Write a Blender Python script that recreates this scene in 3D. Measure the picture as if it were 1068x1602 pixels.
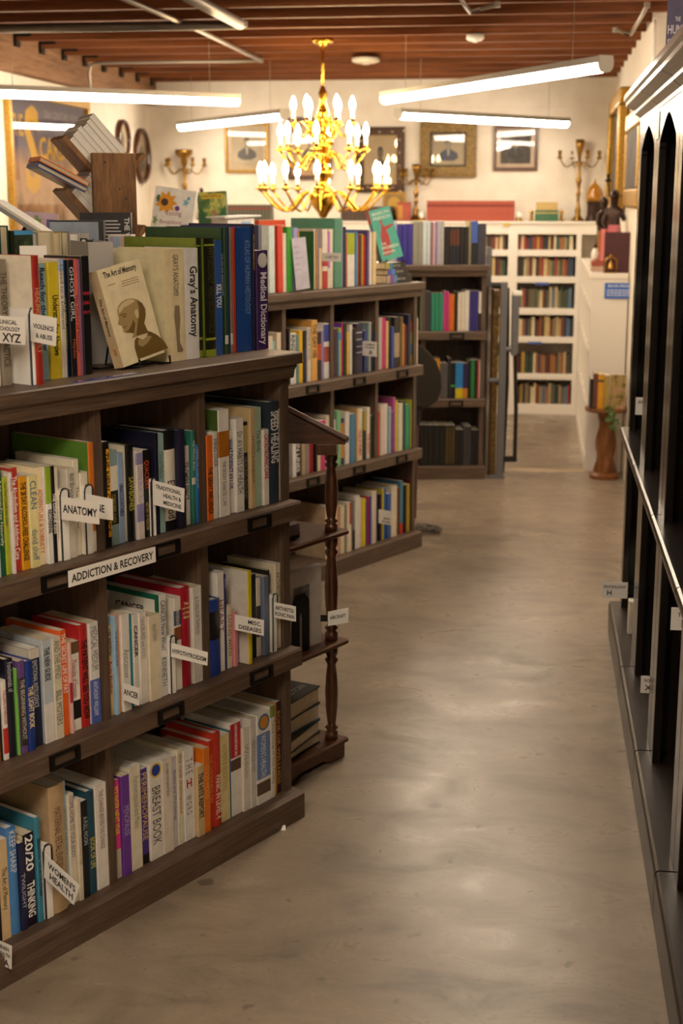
import bpy, bmesh, math, random
from mathutils import Vector, Matrix

# ------------------------------------------------------------------ camera, world, exposure
for _o in list(bpy.data.objects):
    bpy.data.objects.remove(_o)
SC = bpy.context.scene
COL = SC.collection
F, H = 2225.0, 1.55
PITCH = math.atan((801 - 310) / F)
YAW = math.radians(7.772)
cam_data = bpy.data.cameras.new('camera')
cam_data.sensor_fit = 'VERTICAL'
cam_data.sensor_height = 36.0
cam_data.sensor_width = 24.0
cam_data.lens = 50.0
cam_data.clip_start = 0.05
cam_data.dof.use_dof = True
cam_data.dof.focus_distance = 3.25
cam_data.dof.aperture_fstop = 5.0
cam = bpy.data.objects.new('camera', cam_data)
COL.objects.link(cam)
cam.location = (0, 0, H)
cam.rotation_euler = (math.pi / 2 - PITCH, 0, YAW)
SC.camera = cam

world = bpy.data.worlds.new('world')
SC.world = world
world.use_nodes = True
world.node_tree.nodes['Background'].inputs[0].default_value = (0.010, 0.008, 0.006, 1)
world.node_tree.nodes['Background'].inputs[1].default_value = 1.0
SC.view_settings.view_transform = 'Standard'
SC.view_settings.look = 'None'
SC.view_settings.exposure = 1.05
SC.view_settings.gamma = 1.0
SC.view_settings.use_curve_mapping = False
SC.cycles.max_bounces = 8
SC.cycles.diffuse_bounces = 5
SC.cycles.glossy_bounces = 4
SC.cycles.transparent_max_bounces = 8
SC.cycles.caustics_reflective = False
SC.cycles.caustics_refractive = False
SC.cycles.sample_clamp_indirect = 4.0

TUBE_COLOR = (1.0, 0.83, 0.63)
TUBE_POWER = 24.0       # strip lights hanging at the far end of the shop
NEAR_TUBE_POWER = 31.0  # strip lights of the same kind over the near aisle
BULB_POWER = 55.0
REAR_TUBE_POWER = 60.0
BULB_COLOR = (1.0, 0.72, 0.38)

# ------------------------------------------------------------------ small helpers
R = math.radians
PI = math.pi
def at(x, y, Y):
    """the point of the room seen at photo position (x, y) that stands Y metres down the shop"""
    dx, dy = (x - 534.0) / F, (801.0 - y) / F
    c, s = math.cos(PITCH), math.sin(PITCH)
    a, b, z = dx, c + dy * s, dy * c - s
    cy, sy = math.cos(YAW), math.sin(YAW)
    X, Yv = a * cy - b * sy, a * sy + b * cy
    t = Y / Yv
    return Vector((X * t, Y, H + z * t))
def at_x(x, y, X):
    p = at(x, y, 1.0)
    return Vector((0, 0, H)) + (p - Vector((0, 0, H))) * (X / p.x)
def at_z(x, y, z):
    p = at(x, y, 1.0)
    return Vector((0, 0, H)) + (p - Vector((0, 0, H))) * ((z - H) / (p.z - H))

def lin(h):
    def f(c):
        c /= 255.0
        return c / 12.92 if c <= 0.04045 else ((c + 0.055) / 1.055) ** 2.4
    return (f(int(h[0:2], 16)), f(int(h[2:4], 16)), f(int(h[4:6], 16)), 1.0)

def tag(o, label=None, cat=None, group=None, kind=None):
    if label: o['label'] = label
    if cat: o['category'] = cat
    if group: o['group'] = group
    if kind: o['kind'] = kind
    return o
def empty(name, loc=(0, 0, 0), rz=0.0):
    o = bpy.data.objects.new(name, None)
    o.empty_display_size = 0.05
    o.location = loc
    o.rotation_euler = (0, 0, rz)
    COL.objects.link(o)
    return o
def link_mesh(name, me, mat, parent=None, smooth=False):
    if mat is not None:
        for m in (mat if isinstance(mat, (list, tuple)) else [mat]):
            me.materials.append(m)
    if smooth:
        for p in me.polygons: p.use_smooth = True
    o = bpy.data.objects.new(name, me)
    COL.objects.link(o)
    if parent is not None: o.parent = parent
    return o

class MB:
    """collects shapes and links them as ONE mesh object"""
    def __init__(s):
        s.v, s.f, s.m = [], [], []
    def add(s, verts, faces, mi=0):
        n = len(s.v)
        s.v += [tuple(v) for v in verts]
        s.f += [tuple(i + n for i in f) for f in faces]
        s.m += [mi] * len(faces)
        return s
    def box(s, x0, x1, y0, y1, z0, z1, mi=0, M=None):
        vs = [Vector(p) for p in ((x0,y0,z0),(x1,y0,z0),(x1,y1,z0),(x0,y1,z0),(x0,y0,z1),(x1,y0,z1),(x1,y1,z1),(x0,y1,z1))]
        if M is not None: vs = [M @ v for v in vs]
        return s.add(vs, [(0,3,2,1),(4,5,6,7),(0,1,5,4),(1,2,6,5),(2,3,7,6),(3,0,4,7)], mi)
    def prism(s, pts, axis, a, b, mi=0, M=None):
        """extrude the polygon pts (2D, counter-clockwise) along axis from a to b; other two axes in cyclic order"""
        n = len(pts)
        def P(p, t):
            u, w = p
            v = {'x': (t, u, w), 'y': (w, t, u), 'z': (u, w, t)}[axis]
            v = Vector(v)
            return M @ v if M is not None else v
        vs = [P(p, a) for p in pts] + [P(p, b) for p in pts]
        fs = [tuple(reversed(range(n))), tuple(range(n, 2 * n))]
        fs += [(i, (i + 1) % n, n + (i + 1) % n, n + i) for i in range(n)]
        return s.add(vs, fs, mi)
    def lathe(s, prof, c=(0, 0, 0), seg=16, mi=0, M=None):
        """prof: list of (radius, z)"""
        c = Vector(c); vs = []; fs = []
        for r, z in prof:
            for i in range(seg):
                a = 2 * PI * i / seg
                v = c + Vector((r * math.cos(a), r * math.sin(a), z))
                vs.append(M @ v if M is not None else v)
        for k in range(len(prof) - 1):
            for i in range(seg):
                j = (i + 1) % seg
                fs.append((k*seg+i, k*seg+j, (k+1)*seg+j, (k+1)*seg+i))
        fs.append(tuple(reversed(range(seg))))
        fs.append(tuple(range((len(prof)-1)*seg, len(prof)*seg)))
        return s.add(vs, fs, mi)
    def quad(s, x0, x1, y, z0, z1, mi=0):
        return s.add([(x0, y, z0), (x1, y, z0), (x1, y, z1), (x0, y, z1)], [(0, 1, 2, 3)], mi)
    def tube(s, path, r, seg=8, mi=0, close=False):
        path = [Vector(p) for p in path]; n = len(path); vs = []; fs = []
        rr = r if isinstance(r, (list, tuple)) else [r] * n
        up = None
        for i, p in enumerate(path):
            t = (path[min(i+1, n-1)] - path[max(i-1, 0)])
            if t.length < 1e-9: t = Vector((0, 0, 1))
            t.normalize()
            if up is None:
                up = Vector((0, 0, 1)) if abs(t.z) < 0.9 else Vector((1, 0, 0))
            a = t.cross(up)
            if a.length < 1e-6: a = t.orthogonal()
            a.normalize(); b = a.cross(t).normalized(); up = b
            for k in range(seg):
                an = 2 * PI * k / seg
                vs.append(p + (a * math.cos(an) + b * math.sin(an)) * rr[i])
        for i in range(n - 1):
            for k in range(seg):
                j = (k + 1) % seg
                fs.append((i*seg+k, i*seg+j, (i+1)*seg+j, (i+1)*seg+k))
        fs.append(tuple(reversed(range(seg)))); fs.append(tuple(range((n-1)*seg, n*seg)))
        return s.add(vs, fs, mi)
    def sphere(s, c, r, seg=12, ring=8, mi=0, sc=(1, 1, 1)):
        prof = [(max(1e-4, math.sin(PI * k / ring)) * r, -math.cos(PI * k / ring) * r) for k in range(ring + 1)]
        M = Matrix.Translation(Vector(c)) @ Matrix.Diagonal((sc[0], sc[1], sc[2], 1))
        return s.lathe(prof, seg=seg, mi=mi, M=M)
    def build(s, name, mat, parent=None, smooth=False, bevel=0.0, auto=False):
        me = bpy.data.meshes.new(name)
        me.from_pydata(s.v, [], s.f)
        me.update()
        if any(s.m):
            me.polygons.foreach_set('material_index', s.m)
        bm = bmesh.new(); bm.from_mesh(me)
        bmesh.ops.recalc_face_normals(bm, faces=bm.faces[:])
        bm.to_mesh(me); bm.free()
        o = link_mesh(name, me, mat, parent, smooth)
        if bevel > 0:
            b = o.modifiers.new('edges', 'BEVEL'); b.width = bevel; b.segments = 2; b.limit_method = 'ANGLE'; b.angle_limit = R(40)
        return o

# ------------------------------------------------------------------ materials
def new_mat(name):
    m = bpy.data.materials.new(name); m.use_nodes = True
    nt = m.node_tree; bs = nt.nodes['Principled BSDF']
    return m, nt, bs
def plain(name, h, rough=0.5, metal=0.0, coat=0.0, spec=0.5):
    m, nt, bs = new_mat(name)
    bs.inputs['Base Color'].default_value = lin(h)
    bs.inputs['Roughness'].default_value = rough
    bs.inputs['Metallic'].default_value = metal
    bs.inputs['Specular IOR Level'].default_value = spec
    if coat:
        bs.inputs['Coat Weight'].default_value = coat
        bs.inputs['Coat Roughness'].default_value = 0.06
    return m
def ramp(nt, fac, stops):
    n = nt.nodes.new('ShaderNodeValToRGB')
    e = n.color_ramp.elements
    while len(e) > 1: e.remove(e[-1])
    e[0].position = stops[0][0]; e[0].color = stops[0][1]
    for p, c in stops[1:]:
        x = e.new(p); x.color = c
    nt.links.new(fac, n.inputs[0])
    return n.outputs[0]
def noise(nt, scale, detail=4, rough=0.55, stretch=(1, 1, 1), coord='Object', dist=0.0):
    tc = nt.nodes.new('ShaderNodeTexCoord'); mp = nt.nodes.new('ShaderNodeMapping')
    mp.inputs['Scale'].default_value = stretch
    nt.links.new(tc.outputs[coord], mp.inputs[0])
    n = nt.nodes.new('ShaderNodeTexNoise')
    n.inputs['Scale'].default_value = scale; n.inputs['Detail'].default_value = detail
    n.inputs['Roughness'].default_value = rough; n.inputs['Distortion'].default_value = dist
    nt.links.new(mp.outputs[0], n.inputs['Vector'])
    return n.outputs['Fac']
def bump(nt, bs, h, strength=0.2, dist=0.01):
    b = nt.nodes.new('ShaderNodeBump'); b.inputs['Strength'].default_value = strength; b.inputs['Distance'].default_value = dist
    nt.links.new(h, b.inputs['Height']); nt.links.new(b.outputs[0], bs.inputs['Normal'])
def mixc(nt, fac, a, b, mode='MIX'):
    n = nt.nodes.new('ShaderNodeMix'); n.data_type = 'RGBA'; n.blend_type = mode
    for sock, v in ((n.inputs[0], fac), (n.inputs[6], a), (n.inputs[7], b)):
        if isinstance(v, (float, int)): sock.default_value = v
        elif isinstance(v, tuple): sock.default_value = v
        else: nt.links.new(v, sock)
    return n.outputs[2]
def grain(name, dark, mid_, light, stretch, rough=0.5, scale=6.0, coat=0.0, bumpy=0.12):
    m, nt, bs = new_mat(name)
    n = noise(nt, scale, 8, 0.62, stretch, dist=0.6)
    n2 = noise(nt, scale * 5, 6, 0.6, stretch)
    mx = nt.nodes.new('ShaderNodeMath'); mx.operation = 'MULTIPLY_ADD'; mx.inputs[1].default_value = 0.35
    nt.links.new(n2, mx.inputs[0])
    sc = nt.nodes.new('ShaderNodeMath'); sc.operation = 'MULTIPLY'; sc.inputs[1].default_value = 0.68
    nt.links.new(n, sc.inputs[0]); nt.links.new(sc.outputs[0], mx.inputs[2])
    col = ramp(nt, mx.outputs[0], [(0.3, lin(dark)), (0.52, lin(mid_)), (0.72, lin(light))])
    nt.links.new(col, bs.inputs['Base Color'])
    bs.inputs['Roughness'].default_value = rough
    if coat: bs.inputs['Coat Weight'].default_value = coat; bs.inputs['Coat Roughness'].default_value = 0.1
    bump(nt, bs, mx.outputs[0], bumpy, 0.003)
    return m
def emit(name, col, strength):
    m = bpy.data.materials.new(name); m.use_nodes = True
    nt = m.node_tree; nt.nodes.clear()
    e = nt.nodes.new('ShaderNodeEmission'); o = nt.nodes.new('ShaderNodeOutputMaterial')
    e.inputs[0].default_value = (*col, 1); e.inputs[1].default_value = strength
    nt.links.new(e.outputs[0], o.inputs[0])
    return m

M = {}
WD, WM, WL = '372b22', '59473a', '75604d'
M['wood_x'] = grain('grey brown laminate along', WD, WM, WL, (0.7, 14, 14))
M['wood_z'] = grain('grey brown laminate upright', WD, WM, WL, (14, 14, 0.7))
M['espresso'] = grain('espresso stained wood', '0f0b09', '17110e', '211915', (16, 0.9, 16), rough=0.22, coat=0.0, bumpy=0.05)
M['espresso'].node_tree.nodes['Principled BSDF'].inputs['IOR'].default_value = 1.65
M['espresso_z'] = grain('espresso stained wood upright', '0f0b09', '17110e', '211915', (16, 16, 0.9), rough=0.22, bumpy=0.05)
M['espresso_z'].node_tree.nodes['Principled BSDF'].inputs['IOR'].default_value = 1.65
M['espresso_worn'] = grain('worn espresso edge', '1a1310', '251c18', '33271f', (16, 0.9, 16), rough=0.35, bumpy=0.05)
M['inside'] = plain('matt black cabinet lining', '0b0908', 0.8, spec=0.2)
M['walnut'] = grain('polished walnut', '2a150b', '4a2814', '6a3d20', (12, 12, 1.2), rough=0.28, coat=0.3, bumpy=0.05)
M['walnut_x'] = grain('polished walnut along', '2a150b', '4a2814', '6a3d20', (1.2, 12, 12), rough=0.36, coat=0.1, bumpy=0.05)
M['rustic'] = grain('rustic knotty board', '3a2412', '7a5430', '9c7242', (10, 10, 1.1), rough=0.55, scale=5)
M['joist'] = grain('old fir joist', '45240d', '764017', '9a5c26', (0.5, 12, 12), rough=0.7, scale=3)
M['deck'] = grain('old fir decking', '38200d', '5e3517', '7a4820', (8, 0.6, 8), rough=0.75, scale=3)
M['ledger'] = grain('weathered ledger beam', '5a3a22', '8a6444', 'a88260', (10, 0.6, 10), rough=0.75, scale=3)
M['gold'] = grain('worn gilt', '6a4a18', 'a8802e', 'd0a850', (20, 20, 20), rough=0.4, scale=4)
M['gold'].node_tree.nodes['Principled BSDF'].inputs['Metallic'].default_value = 0.55
M['gilt_dark'] = grain('dark carved gilt', '3a2a14', '7a6234', 'a88c54', (1, 1, 1), rough=0.45, scale=60, bumpy=0.8)
M['gilt_dark'].node_tree.nodes['Principled BSDF'].inputs['Metallic'].default_value = 0.35
M['brass'] = plain('polished brass', 'd8a63c', 0.18, 1.0)
M['old_brass'] = plain('tarnished brass', 'a07a3a', 0.32, 1.0)
M['bronze'] = plain('dark bronze', '3a2820', 0.35, 0.6)
M['iron'] = plain('black iron', '15130f', 0.4, 0.3)
M['holder'] = plain('blackened label frame', '17130f', 0.45, 0.5)
M['steel'] = plain('grey powder coated steel', '6c6d71', 0.45, 0.2)
M['alu'] = plain('brushed aluminium', 'b8b6b0', 0.3, 0.9)
M['galv'] = plain('galvanised pipe', 'a8a096', 0.42, 0.7)
M['dark_pipe'] = plain('dark iron pipe', '6a6158', 0.5, 0.6)
M['strap'] = plain('black nylon strap', '1a1613', 0.8)
M['card'] = plain('white card', 'f0eeea', 0.6)
M['print'] = plain('black print', '141414', 0.6)
M['white_trim'] = plain('white gloss paint', 'ece6dc', 0.35)
M['white_plastic'] = plain('white plastic', 'f2efe8', 0.4)
M['leather'] = plain('dark leather', '130e0a', 0.5, spec=0.3)
M['wax'] = plain('yellow wax', 'd8a93a', 0.5)
M['blue_sign'] = plain('blue sign board', '3a6ac0', 0.4)
M['blue_tape'] = plain('blue shelf tag', '3d5cae', 0.5)
M['amber'] = plain('amber glass', 'a8701c', 0.12, coat=0.6)
M['leaf'] = plain('green leaf', '4f6b34', 0.5)
M['oak'] = grain('twisted oak', '4a2a12', '7a4a22', '9a6430', (12, 12, 1.5), rough=0.4)

def paper(name, h):
    m, nt, bs = new_mat(name)
    n = noise(nt, 900, 2, 0.5, (1, 0.02, 0.02))
    c = lin(h)
    col = ramp(nt, n, [(0.3, tuple(x * 0.72 for x in c[:3]) + (1,)), (0.65, c)])
    nt.links.new(col, bs.inputs['Base Color']); bs.inputs['Roughness'].default_value = 0.85
    bs.inputs['Specular IOR Level'].default_value = 0.15
    return m
M['page_white'] = paper('white page edges', 'ece8e0')
M['page_cream'] = paper('cream page edges', 'ddd0b4')
_cov = {}
def cover(h, gloss=0.42):
    if h not in _cov:
        m, nt, bs = new_mat('cover ' + h)
        c = lin(h)
        n = noise(nt, 30, 3)
        col = ramp(nt, n, [(0.3, tuple(x * 0.86 for x in c[:3]) + (1,)), (0.7, tuple(min(1, x * 1.06) for x in c[:3]) + (1,))])
        nt.links.new(col, bs.inputs['Base Color'])
        bs.inputs['Roughness'].default_value = gloss
        _cov[h] = m
    return _cov[h]
_ink = {}
def ink(h):
    if h not in _ink: _ink[h] = plain('ink ' + h, h, 0.5)
    return _ink[h]

def glass_pane_mat():
    m = bpy.data.materials.new('picture glass'); m.use_nodes = True
    nt = m.node_tree; nt.nodes.clear()
    t = nt.nodes.new('ShaderNodeBsdfTransparent'); g = nt.nodes.new('ShaderNodeBsdfGlossy'); g.inputs['Roughness'].default_value = 0.02
    fr = nt.nodes.new('ShaderNodeFresnel'); fr.inputs[0].default_value = 1.5
    mx = nt.nodes.new('ShaderNodeMixShader'); o = nt.nodes.new('ShaderNodeOutputMaterial')
    nt.links.new(fr.outputs[0], mx.inputs[0]); nt.links.new(t.outputs[0], mx.inputs[1]); nt.links.new(g.outputs[0], mx.inputs[2]); nt.links.new(mx.outputs[0], o.inputs[0])
    return m
M['glass'] = glass_pane_mat()

# ------------------------------------------------------------------ lettering
_txt = {}
def text_shape(s, bold=False):
    """flat mesh data of a line of lettering, origin at its lower left, cap height about 1"""
    key = (s, bold)
    if key not in _txt:
        cu = bpy.data.curves.new('lettering', 'FONT')
        cu.body = s; cu.size = 1.0; cu.resolution_u = 2; cu.fill_mode = 'FRONT'
        if bold: cu.offset = 0.022
        ob = bpy.data.objects.new('lettering', cu)
        COL.objects.link(ob)
        dg = bpy.context.evaluated_depsgraph_get()
        me = bpy.data.meshes.new_from_object(ob.evaluated_get(dg))
        vs = [(v.co.x, v.co.y) for v in me.vertices]; fs = [tuple(p.vertices) for p in me.polygons]
        bpy.data.objects.remove(ob); bpy.data.curves.remove(cu); bpy.data.meshes.remove(me)
        x0 = min(v[0] for v in vs); x1 = max(v[0] for v in vs); y0 = min(v[1] for v in vs); y1 = max(v[1] for v in vs)
        _txt[key] = ([(x - x0, y - y0) for x, y in vs], fs, x1 - x0, y1 - y0)
    return _txt[key]
def letter(mb, s, org, ux, uy, width=None, height=None, bold=False, align='l', mi=0):
    """adds the line s to mb: org = left foot of the line, ux / uy = reading and up directions; fitted to width and / or height"""
    vs, fs, w, h = text_shape(s, bold)
    if width and height:
        sx, sy = width / w, height / h
        if sx > sy * 1.25: sx = sy * 1.25
        if sy > sx * 2.2: sy = sx * 2.2
    elif width: sx = sy = width / w
    else: sx = sy = height / h
    org, ux, uy = Vector(org), Vector(ux), Vector(uy)
    if align == 'c': org = org - ux * (w * sx / 2)
    if align == 'r': org = org - ux * (w * sx)
    mb.add([org + ux * (x * sx) + uy * (y * sy) for x, y in vs], fs, mi)
    return w * sx, h * sy

BOOKS = {   # millimetres: position along the shelf, thickness, height, set-back; cover colour; spine details
'front R1 left': [
 (-922, 9, 208, 40, 'b7cbd8', {}),
 (-913, 16, 212, 40, '1f5a35', {'t': 'Addiction-Free Naturally', 'tc': 'e8e6d8', 'a': 0.1, 'b': 0.92}),
 (-897, 13, 194, 40, 'a9b62f', {'t': 'Get Your Loved One Sober', 'tc': '4a3a10', 'a': 0.05, 'b': 0.5}),
 (-884, 9, 202, 40, 'e6dcd8', {'t': 'SOBER', 'tc': '8a6a78', 'a': 0.06, 'b': 0.45}),
 (-875, 20, 208, 40, 'b83a30', {'t': 'The Alcoholism and Addiction Cure', 'tc': 'f4e6dc', 'a': 0.08, 'b': 0.88, 'bold': 1}),
 (-855, 21, 188, 40, 'e2a01c', {'t': 'THE 28 DAY ALCOHOL-FREE CHALLENGE', 'tc': '2c2210', 'a': 0.06, 'b': 0.9, 'bold': 1}),
 (-834, 25, 187, 40, 'e3d99c', {'t': 'CLEAN', 'tc': '2f5f86', 'a': 0.06, 'b': 0.36, 't2': 'david sheff', 'tc2': '51708a', 'a2': 0.58, 'b2': 0.92}),
 (-809, 18, 199, 40, 'efdfb8', {'t': 'ADVENTURE & SOBRIETY', 'tc': 'c03a28', 'a': 0.22, 'b': 0.88}),
 (-791, 16, 199, 40, 'e4e4e2', {'t': 'RECOVERING', 'tc': '1c1c1c', 'a': 0.44, 'b': 0.68, 'bold': 1, 'bands': [(0, 0.38, '8fae2c')]}),
 (-775, 11, 198, 40, '15131a', {'t': 'THE COCAINE KIDS', 'tc': 'f2f2f2', 'a': 0.28, 'b': 0.7, 'bold': 1}),
 (-764, 10, 193, 40, 'e3d8c2', {'t': 'MYTH OF SANITY', 'tc': '6a5a4a', 'a': 0.35, 'b': 0.95}),
 (-735, 24, 186, 40, 'cfcabd', {'t': 'Bill Bryson', 'tc': '4a4f57', 'a': 0.06, 'b': 0.35}),
 (-711, 18, 201, 40, 'e2dcc8', {'t': 'The Storyteller', 'tc': '5a5346', 'a': 0.28, 'b': 0.75, 'depth': 170}),
 (-693, 23, 171, 40, 'e6e0d0', {}),
 (-670, 21, 231, 40, 'd2752a', {'bands': [(0.81, 1, 'e8e4de')], 'lc': '5f8a35', 'depth': 230}),
],
'front R1 middle': [
 (-631, 22, 226, 40, '15120f', {'bx': 0.5, 'bands': [(0.07, 0.9, 'e0a320')], 't': 'THE NEW GENETICS', 'tc': '20180c', 'a': 0.1, 'b': 0.85, 'bold': 1}),
 (-609, 29, 203, 40, '88a3a6', {'bands': [(0.16, 0.42, 'e6e0d0'), (0.42, 0.78, '1a1a18')], 't': 'CONSUMER GUIDE', 'tc': 'b9a24a', 'a': 0.46, 'b': 0.76}),
 (-580, 18, 195, 40, '8fa9cf', {'t': 'UNACCOUNTABLE', 'tc': '3a2f6a', 'a': 0.34, 'b': 0.7, 'bold': 1}),
 (-558, 24, 209, 40, '141512', {'t': 'SAWBONES', 'tc': 'b7b42a', 'a': 0.33, 'b': 0.68, 'lc': 'd9d2bd', 'kind': 'h'}),
 (-534, 23, 195, 40, 'd8cfc9', {'bands': [(0.03, 0.16, '8a87b0'), (0.6, 0.8, '8a87b8')], 't': 'DOWN FROM TROY', 'tc': '9a90b8', 'a': 0.18, 'b': 0.6}),
 (-511, 27, 191, 40, '15130f', {'t': 'QUACKERY', 'tc': 'e0592a', 'a': 0.12, 'b': 0.45, 't2': 'HISTORY OF MEDICINE', 'tc2': 'c2a96a', 'a2': 0.6, 'b2': 0.92}),
 (-474, 13, 224, 40, '1b1c30', {'depth': 240, 'kind': 'h'}),
 (-461, 22, 220, 40, '8fb0ae', {'t': 'Clinical Medicine', 'tc': '4a6a70', 'a': 0.18, 'b': 0.45}),
 (-439, 37, 224, 40, '17161a', {'bands': [(0.19, 0.9, 'e2ddd0')], 't': 'Elderhood', 'tc': '1c1c1c', 'a': 0.5, 'b': 0.88, 'kind': 'h'}),
 (-402, 24, 221, 40, '27253c', {'kind': 'h'}),
 (-379, 26, 181, 40, 'd3cdc6', {'t': 'TELOMERE EFFECT', 'tc': '3a3a40', 'a': 0.2, 'b': 0.68, 'bold': 1}),
 (-352, 13, 213, 40, '2f776a', {'t': 'The Whole Brain', 'tc': 'dfe6dc', 'a': 0.1, 'b': 0.42, 'bands': [(0.5, 0.57, 'd8c8b8')]}),
 (-339, 16, 180, 40, '1c72c4', {'t': 'MAKING THE CODE OF LIFE', 'tc': 'cfe2f2', 'a': 0.04, 'b': 0.55}),
],
'front R1 right': [
 (-306, 23, 196, 40, 'dd6a1e', {'t': 'THE GREAT INFLUENZA', 'tc': '3a1408', 'a': 0.37, 'b': 0.93, 'bold': 1}),
 (-283, 19, 201, 40, 'dddad4', {'t': 'MIND OVER', 'tc': '3c3c44', 'a': 0.08, 'b': 0.4}),
 (-264, 39, 249, 40, 'e4e1db', {'bands': [(0.2, 0.44, 'a9681c')], 't': 'THE 30-DAY DIABETES CURE', 'tc': '44443f', 'a': 0.48, 'b': 0.9, 'lc': '49602a'}),
 (-225, 24, 196, 40, 'dcdad4', {'t': "WHAT DOESN'T KILL US", 'tc': '1f2a80', 'a': 0.1, 'b': 0.7, 'bold': 1, 'lc': '22304e'}),
 (-201, 31, 221, 40, 'e3e1dc', {'t': "Dr. A's HABITS OF HEALTH", 'tc': '2f2f36', 'a': 0.14, 'b': 0.8}),
 (-170, 22, 209, 40, '131212', {'t': 'HEALING WOUND', 'tc': '8a8478', 'a': 0.4, 'b': 0.88, 'bands': [(0.04, 0.35, 'b8a86a')]}),
 (-148, 18, 240, 40, 'c9b185', {'t': 'HYPOCHONDRIA', 'tc': '7a5a30', 'a': 0.28, 'b': 0.75}),
 (-130, 28, 238, 40, 'a7bda6', {'t': 'The Body', 'tc': '46564a', 'a': 0.22, 'b': 0.45}),
 (-102, 22, 183, 40, 'e3dcd6', {'t': 'CATASTROPHIC CARE', 'tc': 'b0303a', 'a': 0.06, 'b': 0.65, 'bold': 1}),
 (-80, 41, 246, 40, '2f3a44', {'t': 'SPEED HEALING', 'tc': 'e6e8ea', 'a': 0.09, 'b': 0.6, 'bold': 1, 'depth': 240, 'kind': 'h'}),
 (-39, 35, 225, 40, 'cfccc6', {'t': 'HEALTHIER', 'tc': '6a6a68', 'a': 0.1, 'b': 0.5}),
],
'front R2 left': [
 (-950, 16, 151, 40, 'a8641e', {}),
 (-934, 6, 165, 40, '14110f', {}),
 (-928, 13, 166, 40, 'e8e4df', {'t': 'THE LAWS OF MEDICINE', 'tc': 'b02a2a', 'a': 0.12, 'b': 0.55, 'bands': [(0.6, 0.92, 'c2342a')]}),
 (-915, 21, 205, 40, '1c1b2a', {'t': 'Fundamentals of', 'tc': 'c8c4d6', 'a': 0.03, 'b': 0.33, 'kind': 'h'}),
 (-894, 7, 182, 40, '7cc45a', {'t': 'THE GLASS', 'tc': '3f6a28', 'a': 0.1, 'b': 0.6}),
 (-886, 18, 195, 40, '6a4a8a', {'bands': [(0.18, 0.92, '3a3634')], 't': 'THE BEGINNING WITHOUT', 'tc': 'd8d2c6', 'a': 0.2, 'b': 0.85}),
 (-868, 20, 190, 40, '1f3a86', {'t': 'THE LIGHT BOOK', 'tc': 'e8d8a8', 'a': 0.28, 'b': 0.75, 'bold': 1, 'kind': 'h'}),
 (-848, 28, 208, 40, '1a2340', {'t': 'EMOTIONAL INTELLIGENCE', 'tc': 'cfd4e2', 'a': 0.12, 'b': 0.6, 'bands': [(0, 0.1, 'cfc8bc')], 'lc': 'd3ccc0'}),
 (-820, 28, 222, 40, 'b9c3cc', {'t': 'THE NEW GUIDE', 'tc': '2a2f3a', 'a': 0.08, 'b': 0.4, 'bands': [(0.62, 1, 'dcd9d6')], 'bold': 1}),
 (-793, 25, 219, 40, 'd9d3bf', {'t': 'AND THE MIND', 'tc': '6a6a66', 'a': 0.03, 'b': 0.4, 't2': 'BILL MOYERS', 'tc2': '55554f', 'a2': 0.52, 'b2': 0.86}),
 (-768, 18, 228, 40, 'e8641e', {'t': 'THE SECRET LIFE OF FAT', 'tc': 'f2e4d6', 'a': 0.03, 'b': 0.6, 'bold': 1}),
 (-749, 9, 199, 40, 'e2b7ae', {'bands': [(0.44, 0.66, 'a8283a')]}),
 (-740, 28, 194, 40, 'e9e4dc', {'bands': [(0, 0.13, '6a5238'), (0.66, 0.87, '151515')], 't': 'Molecules of Emotion', 'tc': 'b04a5a', 'a': 0.2, 'b': 0.62}),
 (-712, 25, 224, 40, 'b92a2a', {'t': 'THE PATIENT WILL SEE YOU NOW', 'tc': '1c1010', 'a': 0.14, 'b': 0.92, 'bold': 1, 'kind': 'h'}),
 (-686, 29, 223, 40, 'e4e2de', {'bands': [(0.56, 1, '4f66b8')], 't': 'MEDICAL MEDIUM', 'tc': '6a6a6a', 'a': 0.04, 'b': 0.47, 't2': 'ANTHONY WILLIAM', 'tc2': 'e0e4f2', 'a2': 0.58, 'b2': 0.92}),
],
'front R2 middle': [
 (-632, 17, 204, 40, 'd9c08a', {'t': 'LEE WESTON', 'tc': '3a3020', 'a': 0.05, 'b': 0.33, 't2': 'Body Rhythm', 'tc2': 'a83024', 'a2': 0.4, 'b2': 0.76, 'bold': 1}),
 (-615, 12, 221, 40, '9cbcdb', {'t': 'THE PAIN CURE', 'tc': '2a5a8a', 'a': 0.14, 'b': 0.5, 'lc': '9fc4e4'}),
 (-603, 10, 222, 40, 'e0a478', {}),
 (-593, 27, 220, 40, 'e6e3dc', {'t': 'Anticancer', 'tc': '7a7a78', 'a': 0.36, 'b': 0.66}),
 (-566, 14, 212, 40, '2f93a6', {}),
 (-552, 16, 209, 40, 'ded9d0', {'t': 'CANCER', 'tc': '2c2c30', 'a': 0.12, 'b': 0.5, 'bold': 1}),
 (-536, 25, 210, 40, 'e4e0d8', {'t': 'CANCER-FREE with FOOD', 'tc': '8a8a80', 'a': 0.05, 'b': 0.5}),
 (-511, 38, 197, 40, 'dfd5bc', {'t': 'ANATOMY', 'tc': '8a8478', 'a': 0.1, 'b': 0.3}),
 (-474, 24, 237, 40, 'e0deda', {'t': 'CANCER Now What?', 'tc': '3f4a52', 'a': 0.06, 'b': 0.55, 't2': 'KENNETH', 'tc2': '5a6a74', 'a2': 0.62, 'b2': 0.9, 'lc': 'dcdad4', 'edge': '17614a', 'depth': 215, 'face': 'CANCER'}),
 (-423, 24, 218, 40, 'e2ddd2', {'bands': [(0.14, 0.3, '3a4a6a'), (0.32, 0.46, '8a4a2a')], 't': 'REVERSING', 'tc': 'e8e4da', 'a': 0.14, 'b': 0.3}),
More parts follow.
